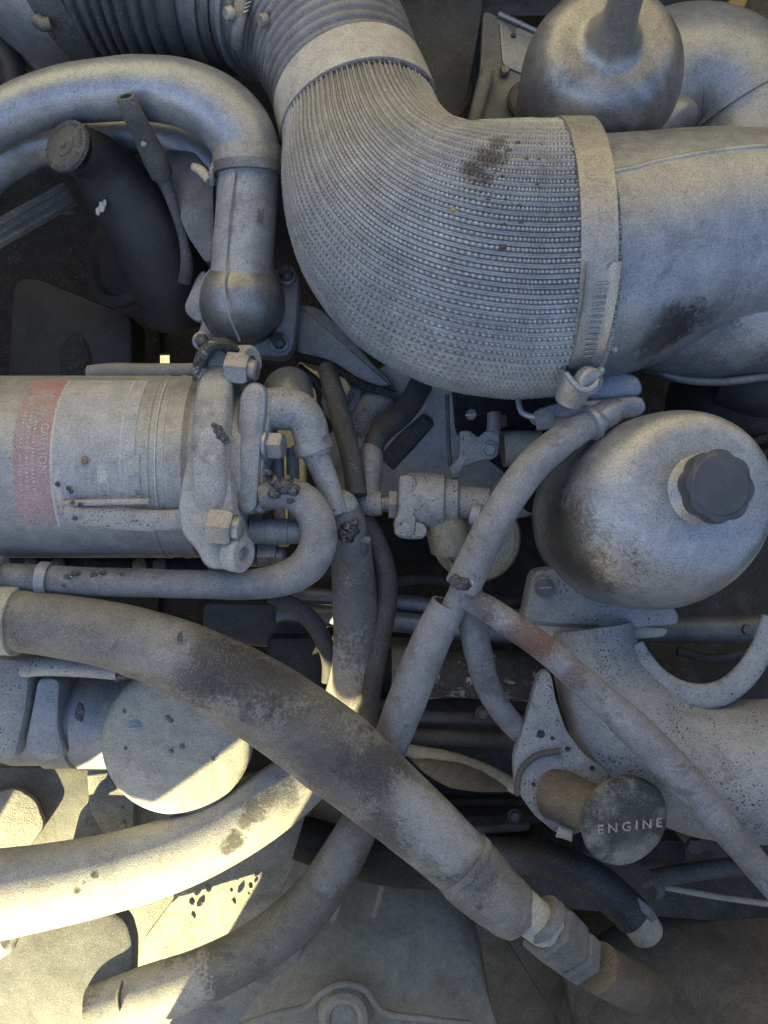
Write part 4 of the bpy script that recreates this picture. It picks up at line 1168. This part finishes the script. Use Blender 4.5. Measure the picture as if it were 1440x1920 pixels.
# ================================================================== CAPPED TANK (right)
bt_ = thing('header_tank', 'dusty silver bell tank with a black lobed cap at the right edge', 'tank', (1210, 985, -150))
tax = nrm([.055, .05, 1])
tb = np.array([480, -16, -170.])
pr = [(-6, 166), (0, 174), (6, 176), (60, 177), (150, 177), (222, 174)]
for f in np.linspace(0.08, 1, 14):
    an = f * math.pi / 2
    pr.append((222 + 108 * math.sin(an), 62 + 112 * math.cos(an) ** .5))
for f in np.linspace(.1, 1, 9):
    pr.append((330 + 34 * f, 44 + 18 * (1 - f) ** 2.2))
# the neck sits off centre towards the right
e = MB().lathe(tb, tax, pr, n=110)
Vv = e.v[0]
hh = (Vv - tb) @ tax
sh = np.clip((hh - 200) / 130, 0, 1)[:, None]
Vv += sh * sh * np.array([42, 38, 0])
e.v[0] = wob(Vv, 1.6, .012, 4)
e.build('shell', 'tank', bt_)
MB().tube([(1160, 1086, 60, 3), (1210, 1110, 66, 9), (1260, 1122, 64, 8), (1330, 1112, 60, 5)], n=10, lump=.5, flat=.4).build('scraped_edge', 'white', bt_)
nk = tb + tax * 362 + np.array([42, 38, 0])
capc = MB().lathe(nk - tax * 8, nrm([.16, .10, 1]), [(0, 53), (4, 59), (26, 61), (32, 59), (33, 50), (35, 48), (35, 2)], n=128,
                  lobes=lambda a_, r_: 1 + (.085 * (np.abs(np.cos(a_ * 4 + .5)) ** 1.2 - .72) * (1 if r_ > 52 else 0))).build('cap', 'plastic', bt_)
cap_ax = nrm([.16, .10, 1])
text_on('faint_lettering', 'JTR  GL', 15, nk + cap_ax * 27.4 + np.array([-2, -13, 0]), (1, .48, -.2), (-.48, 1, 0), 'darkpaint', capc, .6)
bs = thing('tank_base', 'pale pitted cast tank base with stepped flanges under the silver tank', 'casting', (1130, 1160, -170))
MB().prism([(1000, 1070), (1060, 1062), (1120, 1110), (1200, 1130), (1272, 1140), (1276, 1172), (1180, 1180), (1060, 1172), (980, 1166), (990, 1120)], -100, 60, 8).build('upper_flange', 'paint_spotted', bs)
MB().prism([(940, 1160), (1060, 1168), (1180, 1174), (1256, 1176), (1250, 1196), (1190, 1200), (1040, 1196), (950, 1182)], -112, 70, 8).build('lower_flange', 'cream', bs)
MB().prism([(1004, 1086), (1022, 1078), (1040, 1088), (1046, 1110), (1030, 1124), (1008, 1120)], -70, 40, 6).build('screw_boss', 'paint_spotted', bs)
s_ = MB().lathe(L(1022, 1102, -68), (0, 0, 1), [(0, 18), (4, 18), (6, 15)], n=28).build('screw', 'boltdark', bs)
MB().box(L(1022, 1102, -61), (24, 3.5, 2), (1, .05, 0), (0, 1, 0)).build('screw_slot', 'steel', s_)
tag(MB().tube([(1180, 1178, -260, 26), (1300, 1180, -260, 26), (1480, 1176, -260, 26)], n=24).build('cross_pipe', 'boot'), 'shadowed blue-grey pipe running right from the tank base', 'pipe')
mh = thing('water_manifold', 'broad pale grey cast manifold sweeping to the right below the tank', 'casting', (1250, 1390, -120))
MB().tube([(1108, 1176, -130, 76), (1114, 1210, -126, 78), (1128, 1262, -120, 88), (1162, 1330, -112, 106), (1222, 1398, -106, 118), (1310, 1436, -102, 126), (1410, 1444, -100, 130), (1540, 1440, -100, 132)], n=72, step=7, lump=.01, seed=7).build('pipe', 'paint_spotted', mh)
MB().tube([(1196, 1206, -66, 10), (1214, 1246, -60, 17), (1250, 1284, -56, 21), (1300, 1304, -54, 23), (1350, 1300, -56, 24), (1395, 1268, -60, 24), (1425, 1224, -66, 23), (1450, 1160, -72, 23)], n=26, flat=.45).build('saddle_lip', 'paint_spotted', mh)
MB().tube([(1206, 1372, -4, 2), (1240, 1380, 40, 5), (1270, 1420, 60, 6), (1284, 1452, 64, 4)], n=8, lump=.4).build('dried_sealant', 'white', mh)
br = thing('filler_bracket', 'triangular black-pitted bracket plate holding the oil filler', 'bracket', (1020, 1400, -40))
MB().prism([(1008, 1268), (1020, 1256), (1034, 1262), (1042, 1310), (1062, 1370), (1100, 1420), (1146, 1448), (1130, 1520), (1088, 1566), (1046, 1566), (1000, 1528), (966, 1478), (962, 1420), (980, 1370)], -36, 22, 5).build('plate', 'paint_spotted', br)
for x, y, r in ((1014, 1376, 8), (1036, 1384, 4), (1064, 1404, 5), (1110, 1440, 5), (1000, 1470, 4)):
    MB().lathe(L(x, y, -36), (0, 0, 1), [(0, r), (1.2, r)], n=16).build('hole', 'black', br)
MB().tube([(968, 1490, -28, 5), (976, 1446, -28, 6), (1004, 1418, -26, 6), (1050, 1408, -26, 6)], n=10).build('formed_rim', 'hose_thin', br)
of = thing('oil_filler', 'dusty black oil filler cap on a short neck reading ENGINE', 'oil cap', (1140, 1520, 0))
MB().tube([(1040, 1488, -40, 48), (1062, 1496, -16, 47), (1100, 1512, 10, 44), (1140, 1528, 40, 46)], n=40).build('neck', 'brown_dark', of)
MB().tube([(1046, 1556, -20, 14), (1075, 1566, -10, 12)], n=12, lump=.2).build('neck_foot', 'cream', of)
oax = nrm([.17, -.20, .96])
oc = L(1174, 1544, 64)
ocap = MB().lathe(oc - oax * 26, oax, [(0, 60), (4, 84), (18, 87), (25, 84), (28, 74), (31, 40), (32, 3)], n=72, ell=.94).build('cap', 'dustcap', of)
text_on('lettering', 'E N G I N E', 25, oc + oax * 6.0 + np.array([4, -2, 0]), (1, .06, -.15), (-.06, 1, .2), 'ochreink', ocap, 1.6)

# ================================================================== LOWER RIGHT
tag(MB().tube([(900, 1600, -260, 30), (980, 1606, -220, 33), (1050, 1622, -190, 35), (1110, 1650, -175, 36), (1160, 1690, -170, 36), (1190, 1720, -170, 36)], n=32).build('black_hose', 'black'),
    'smooth black hose under the oil filler cap', 'hose')
t = thing('pinch_clamp', 'small spring pinch clamp at the end of the black hose', 'clamp', (1220, 1680, -150))
MB().tube([(1208, 1662, -140, 8), (1226, 1652, -130, 9), (1240, 1668, -128, 8), (1234, 1684, -130, 7)], n=12, flat=.6).build('ear', 'hose_thin', t)
MB().tube([(1192, 1690, -150, 9), (1208, 1704, -140, 10), (1222, 1726, -150, 9)], n=12, flat=.4).build('band', 'corr', t)
MB().tube([(1180, 1706, -172, 34), (1200, 1730, -180, 33), (1212, 1748, -190, 32)], n=28).build('pipe_end', 'brown', t)
tag(MB().tube([(1220, 1648, -300, 17), (1330, 1630, -300, 17), (1480, 1618, -300, 17)], n=16).build('thin_line', 'hose_thin'), 'thin brown line passing right behind the oil filler cap', 'tube')
tag(MB().tube([(1230, 1660, -330, 6), (1340, 1680, -330, 6), (1480, 1700, -330, 6)], n=10).build('brake_line', 'brown'), 'very thin brown line sloping in the dark lower right', 'tube')
tag(MB().tube([(560, 1570, -330, 40), (640, 1594, -330, 44), (740, 1614, -330, 46), (840, 1618, -330, 46), (940, 1606, -330, 44), (1080, 1570, -340, 40)], n=30).build('shadowed_hose', 'dark'),
    'wide black hose lying on top of the brown dome', 'hose')
dm = thing('brown_housing', 'large smooth brown dusty housing at the bottom centre', 'housing', (690, 1780, -480))
pr = [(0, 520), (60, 500), (150, 440), (230, 360), (290, 270), (330, 170), (346, 80), (350, 3)]
MB().lathe(L(700, 1900, -760), (.05, .12, 1), [(h, r) for h, r in pr], n=90, lump=4).build('dome', 'brown', dm)
MB().lathe(L(645, 1900, -400), (.0, .1, 1), [(0, 62), (26, 56), (34, 44), (30, 34), (20, 30), (24, 18), (28, 3)], n=48, lump=1).build('boss', 'brown', dm)
MB().tube([(450, 1922, -408, 6), (520, 1900, -408, 6), (580, 1884, -408, 7), (604, 1862, -406, 7), (640, 1846, -404, 8), (684, 1856, -404, 8), (708, 1890, -406, 7), (800, 1910, -408, 6), (880, 1920, -416, 6)], n=14).build('cast_rib', 'brown', dm)
for p_ in ([(648, 1640, -470, 5), (640, 1680, -452, 5), (622, 1730, -430, 5)], [(720, 1640, -470, 5), (712, 1680, -450, 5), (700, 1720, -430, 5)]):
    MB().tube(p_, n=10, flat=.4).build('drip_ridge', 'brown', dm)
t = thing('frame_bracket', 'dark brown bracket behind the brass-coloured hose nuts', 'bracket', (950, 1800, -520))
MB().prism([(870, 1640), (960, 1680), (1060, 1800), (1080, 1960), (930, 1960), (905, 1800)], -520, 60, 10).build('plate', 'brown_dark', t)
MB().prism([(1060, 1830), (1120, 1840), (1150, 1960), (1080, 1960)], -440, 40, 8).build('tab', 'brown_dark', t)
tag(MB().tube([(1120, 1960, -560, 120), (1220, 1880, -540, 140), (1340, 1850, -540, 150), (1500, 1840, -540, 150)], n=44, lump=.05, seed=11).build('axle_housing', 'brown_dark'),
    'sand-covered brown axle housing in the bottom right corner', 'axle')

for i_, (pp, m_, lb_) in enumerate((
    ([(560, 1062, -330, 9), (640, 1080, -320, 10), (720, 1092, -320, 10), (800, 1085, -330, 10), (900, 1100, -340, 10)], 'hose_thin', 'thin dusty loom line between the tee joint and the yellow filter'),
    ([(930, 1120, -200, 11), (960, 1130, -190, 12), (1000, 1126, -190, 12), (1040, 1150, -200, 12)], 'dark', 'short black loom beside the screw on the tank base'),
    ([(1270, 1220, -380, 9), (1330, 1235, -370, 9), (1400, 1225, -380, 9), (1480, 1235, -380, 9)], 'darkpaint', 'dark loom in the hollow behind the curved saddle lip'),
    ([(730, 1560, -300, 8), (800, 1548, -290, 9), (900, 1556, -290, 9), (990, 1548, -300, 9)], 'hose_thin', 'thin dusty loom over the wide black hose'),
    ([(560, 690, -280, 10), (600, 730, -270, 10), (600, 780, -280, 10), (580, 830, -290, 10)], 'black', 'thin black wire behind the hex plug'))):
    tag(MB().tube(pp, n=12, lump=.1, seed=i_).build('wiring_loom', m_), lb_, 'wiring')
for i_, (x_, y_, z_) in enumerate(((965, 1530, -300), (905, 1338, -250), (1398, 1180, -240))):
    bo = thing('head_bolt', ('bolt head in the dark left of the oil filler bracket', 'bolt head resting between the dark cross tubes', 'bolt head above the saddle lip at the right')[i_], 'bolt', (x_, y_, z_))
    MB().lathe(L(x_, y_, z_), (0, .1, 1), [(0, 17), (4, 17), (5, 15)], n=24).build('washer', 'hose_thin', bo)
    MB().hex(L(x_, y_, z_ + 5), (0, .1, 1), 12, 12).build('head', 'boltdark', bo)

# ================================================================== BIG HOSE
bh = thing('big_hose', 'thick dusty rubber hose crossing the lower half diagonally', 'hose', (500, 1330, 60))
MB().tube([(-60, 1158, 44, 57), (30, 1163, 50, 58), (140, 1178, 58, 60), (230, 1196, 62, 63), (320, 1226, 64, 68), (420, 1272, 64, 75), (520, 1332, 62, 80), (620, 1404, 58, 82), (720, 1488, 52, 74), (810, 1566, 46, 66), (880, 1632, 42, 60), (920, 1672, 40, 56)], n=60, step=8, lump=.018, seed=12).build('tube', 'hose', bh)
mb = MB().tube([(-60, 1158, 44, 57), (30, 1164, 50, 58), (76, 1168, 54, 59)], n=60, step=5)
seg_band(mb.path, 0, .72, 7, n=60).build('end_sleeve', 'cream', bh)
MB().tube([(872, 1622, 42, 63), (884, 1636, 41, 66), (920, 1672, 39, 61), (962, 1708, 36, 54), (976, 1722, 34, 46)], n=52, step=4, lump=.03).build('ferrule', 'hose', bh)
MB().tube([(866, 1616, 42, 65), (876, 1626, 42, 65)], n=52, step=3).build('crimp_ring', 'hose', bh)
MB().tube([(972, 1700, 40, 40), (1000, 1722, 34, 38), (1036, 1748, 24, 38)], n=34).build('nipple', 'cream', bh)
MB().tube([(1012, 1716, 34, 44), (1024, 1728, 32, 46)], n=34, step=3).build('nipple_ring', 'fan_dark', bh)
q0 = L(1022, 1736, 26); q1 = L(1092, 1800, -20); hx = nrm(q1 - q0)
MB().lathe(q0, hx, [(0, 46), (10, 56), (66, 54), (80, 47)], n=6, lump=5).build('hex_nut', 'hose', bh)
MB().lathe(q0 + hx * 84, hx, [(0, 45), (6, 51), (34, 51), (42, 43)], n=6, lump=2).build('lock_nut', 'fan_dark', bh)
MB().tube([(1118, 1812, -30, 46), (1160, 1836, -70, 44), (1220, 1860, -140, 44)], n=30).build('pipe', 'brown_dark', bh)
for ch, x, y in (('2', 688, 1498), ('1', 702, 1512), ('9', 714, 1527), ('0', 748, 1562), ('7', 764, 1576)):
    text_on('hose_marking', ch, 20, L(x, y, 106), (.75, -.65, -.1), (.55, .62, .55), 'printgrey', bh, .6)
MB().ball(L(338, 1192, 122), 7, .5, 3, 9, sq=(.8, 1.4, .4)).build('scuff', 'cap_old', bh, None)

# ================================================================== COMPRESSOR + COVER DISC
cm = thing('compressor', 'pale grey compressor body with a big round dust-coated end cover', 'compressor', (220, 1350, -140))
MB().prism([(-80, 1228), (52, 1236), (58, 1262), (50, 1330), (30, 1425), (-80, 1432)], -70, 200, 16).build('mount', 'paint_spotted', cm)
cyv = L(0, 1352, -160)[1]
MB().lathe(np.array([0, cyv, -175]), (1, .01, .02), [(-790, 84), (-770, 90), (-700, 90), (-698, 96), (-640, 96), (-636, 90), (-628, 90), (-624, 99), (-560, 100), (-500, 104), (-470, 104)], n=80).build('body', 'paint', cm)
MB().prism([(70, 1270), (112, 1272), (108, 1360), (122, 1420), (72, 1430), (44, 1405)], -76, 60, 8).build('clamp_half', 'paint', cm)
dax = nrm([.10, -.04, 1])
MB().lathe(L(343, 1368, -150), dax, [(0, 128), (20, 136), (60, 139), (76, 136), (84, 127), (87, 110), (88.5, 60), (89, 2)], n=90, sc=1.06, lump=.6).build('end_cover', 'cream', cm)
dc = L(343, 1368, -150) + dax * 94.6
text_on('raised_lettering', 'OR', 26, dc + np.array([-24, 38, 0]), (1, .03, -.1), (0, 1, .03), 'cream', cm, 2.2)
s_ = MB().lathe(dc + np.array([-78, 34, 4]), dax, [(0, 17), (3, 17), (4, 15)], n=26).build('plug_screw', 'paint_smooth', cm)
MB().box(dc + np.array([-78, 34, 9]), (26, 3, 2), (1, .1, -.1), (0, 1, 0)).build('screw_slot', 'cream', s_)
for i, (dx, dy) in enumerate(((-18, 52), (-10, 46), (10, -6), (-10, -14), (70, -30), (-96, -6), (-98, 66))):
    MB().ball(dc + np.array([dx, dy, 1 - dx * .1]), 6 - i * .4, .4, i, 8, sq=(1, 1, .3)).build('chip', 'fan_dark', cm, None)
MB().ball(L(149, 1338, -62), 12, .5, 77, 11, sq=(.8, 1.5, .4)).build('tar_blob', 'tar', cm, None)
tag(MB().tube([(40, 1252, -40, 17), (54, 1250, -40, 20), (70, 1249, -40, 19), (140, 1250, -40, 19), (222, 1256, -40, 19)], n=26).build('suction_tube', 'paint_spotted'),
    'short spotted tube lying on top of the compressor body', 'tube')
tag(MB().tube([(214, 1262, -44, 17), (232, 1258, -44, 17), (250, 1256, -44, 16)], n=20).build('rubber_grommet', 'black'), 'black rubber grommet at the end of the spotted tube', 'grommet')
tag(MB().tube([(505, 1118, -170, 12), (540, 1130, -168, 16), (580, 1160, -166, 18), (606, 1200, -166, 17), (616, 1236, -168, 14), (612, 1280, -172, 9)], n=20, lump=.03).build('heater_pipe', 'hose_thin'),
    'thin curved pipe behind the vertical hose with one sunlit side', 'pipe')
tag(MB().prism([(500, 1196), (590, 1196), (606, 1230), (612, 1300), (600, 1420), (500, 1400)], -240, 60, 8).build('relay_box', 'darkpaint'), 'dark box in the gap left of the vertical hose', 'box')
tag(MB().prism([(380, 1130), (560, 1135), (585, 1200), (500, 1215), (380, 1200)], -300, 60, 8).build('shadow_panel', 'fan_dark'), 'dusty flat panel in shade between the U hose and big hose', 'panel')
t = thing('canister_cradle', 'dirty cradle rail under the canister with small clips', 'rail', (200, 1062, -150))
MB().box(L(200, 1064, -170), (760, 40, 40)).build('rail', 'dark', t)
for x in (60, 110, 262, 300):
    MB().box(L(x, 1058, -140), (26, 22, 26), bev=.25).build('clip', 'mustard' if x == 262 else 'boot', t)

# ================================================================== LOWER LEFT: FAN
fn = thing('cooling_fan', 'dusty cooling fan with broad sunlit blades at the lower left', 'fan', (230, 1700, -480))


def blade(pts, m, th=14, bev=3, dz=0):
    return MB().prism([(x, y, z + dz) for x, y, z in pts], 0, th, bev).build('blade', m, fn)


blade([(250, 1470, -330), (410, 1470, -330), (590, 1500, -340), (560, 1600, -352), (520, 1690, -360), (470, 1770, -366), (330, 1830, -370), (230, 1850, -370), (270, 1760, -360), (330, 1680, -350), (250, 1640, -345)], 'fan', 18)
blade([(162, 1440, -300), (196, 1440, -300), (214, 1474, -300), (252, 1492, -300), (246, 1590, -304), (238, 1600, -304), (196, 1570, -308), (168, 1520, -306)], 'fan', 60)
blade([(150, 1520, -330), (172, 1500, -320), (200, 1580, -316), (240, 1604, -316), (230, 1640, -330), (120, 1640, -340)], 'fan', 30)
blade([(-80, 1440, -480), (170, 1440, -480), (168, 1500, -480), (120, 1640, -480), (-80, 1680, -480)], 'fan_dark', 20)
blade([(-80, 1500, -440), (30, 1478, -440), (66, 1500, -440), (84, 1548, -438), (20, 1640, -440), (-80, 1660, -440)], 'fan', 14)
blade([(-80, 1745, -170), (30, 1706, -170), (120, 1700, -172), (210, 1708, -180), (238, 1728, -186), (250, 1770, -190), (248, 1850, -192), (200, 1920, -190), (120, 1990, -180), (-80, 1990, -170)], 'fan_dark', 40, 12)
blade([(250, 1470, -520), (620, 1440, -520), (640, 1600, -520), (560, 1800, -520), (470, 1990, -520), (200, 1990, -520), (200, 1600, -520)], 'fan', 20)
MB().tube([(-20, 1800, -128, 10), (14, 1770, -122, 17), (30, 1750, -124, 9), (60, 1720, -130, 6)], n=14, lump=.25).build('rivet_strip', 'cream', fn)
for i, (x, y) in enumerate(((360, 1690), (388, 1663), (434, 1668), (438, 1690), (470, 1660), (466, 1676), (362, 1716), (380, 1688), (230, 1515), (232, 1545))):
    MB().ball(L(x, y, -337 if x > 300 else -300), 8 - (i % 3) * 2, .2, i, 10, sq=(.8, 1.1, 1)).build('mud_lump', 'fan', fn, None)
sh = thing('fan_shroud', 'grey dusty shroud panel filling the bay behind the fan', 'shroud', (250, 1700, -640))
MB().prism([(-400, 1380), (700, 1380), (720, 2200), (-400, 2200)], -620, 20, 6).build('panel', 'fan_dark', sh)
MB().tube([(520, 1500, -380, 12), (552, 1560, -380, 12), (600, 1620, -385, 12), (640, 1640, -390, 12)], n=14).build('rim', 'cap_old', sh)
MB().prism([(556, 1540), (580, 1500), (640, 1470), (680, 1560), (660, 1620), (600, 1610)], -400, 40, 8).build('corner', 'brown', sh)
lh = thing('lower_hose', 'grey hose rising from the lower left corner up behind the big hose', 'hose', (430, 1780, -220))
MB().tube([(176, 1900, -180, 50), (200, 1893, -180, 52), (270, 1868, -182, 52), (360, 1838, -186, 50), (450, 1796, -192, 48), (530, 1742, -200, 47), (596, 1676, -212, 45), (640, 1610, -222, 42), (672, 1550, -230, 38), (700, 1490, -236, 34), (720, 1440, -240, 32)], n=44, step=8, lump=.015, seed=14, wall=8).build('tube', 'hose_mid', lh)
MB().tube([(228, 1838, -138, 3), (222, 1870, -128, 5), (226, 1900, -130, 4), (236, 1920, -140, 4)], n=8, lump=.6).build('torn_edge', 'cap_old', lh)

for o in bpy.data.objects:
    if '_w' in o: del o['_w']
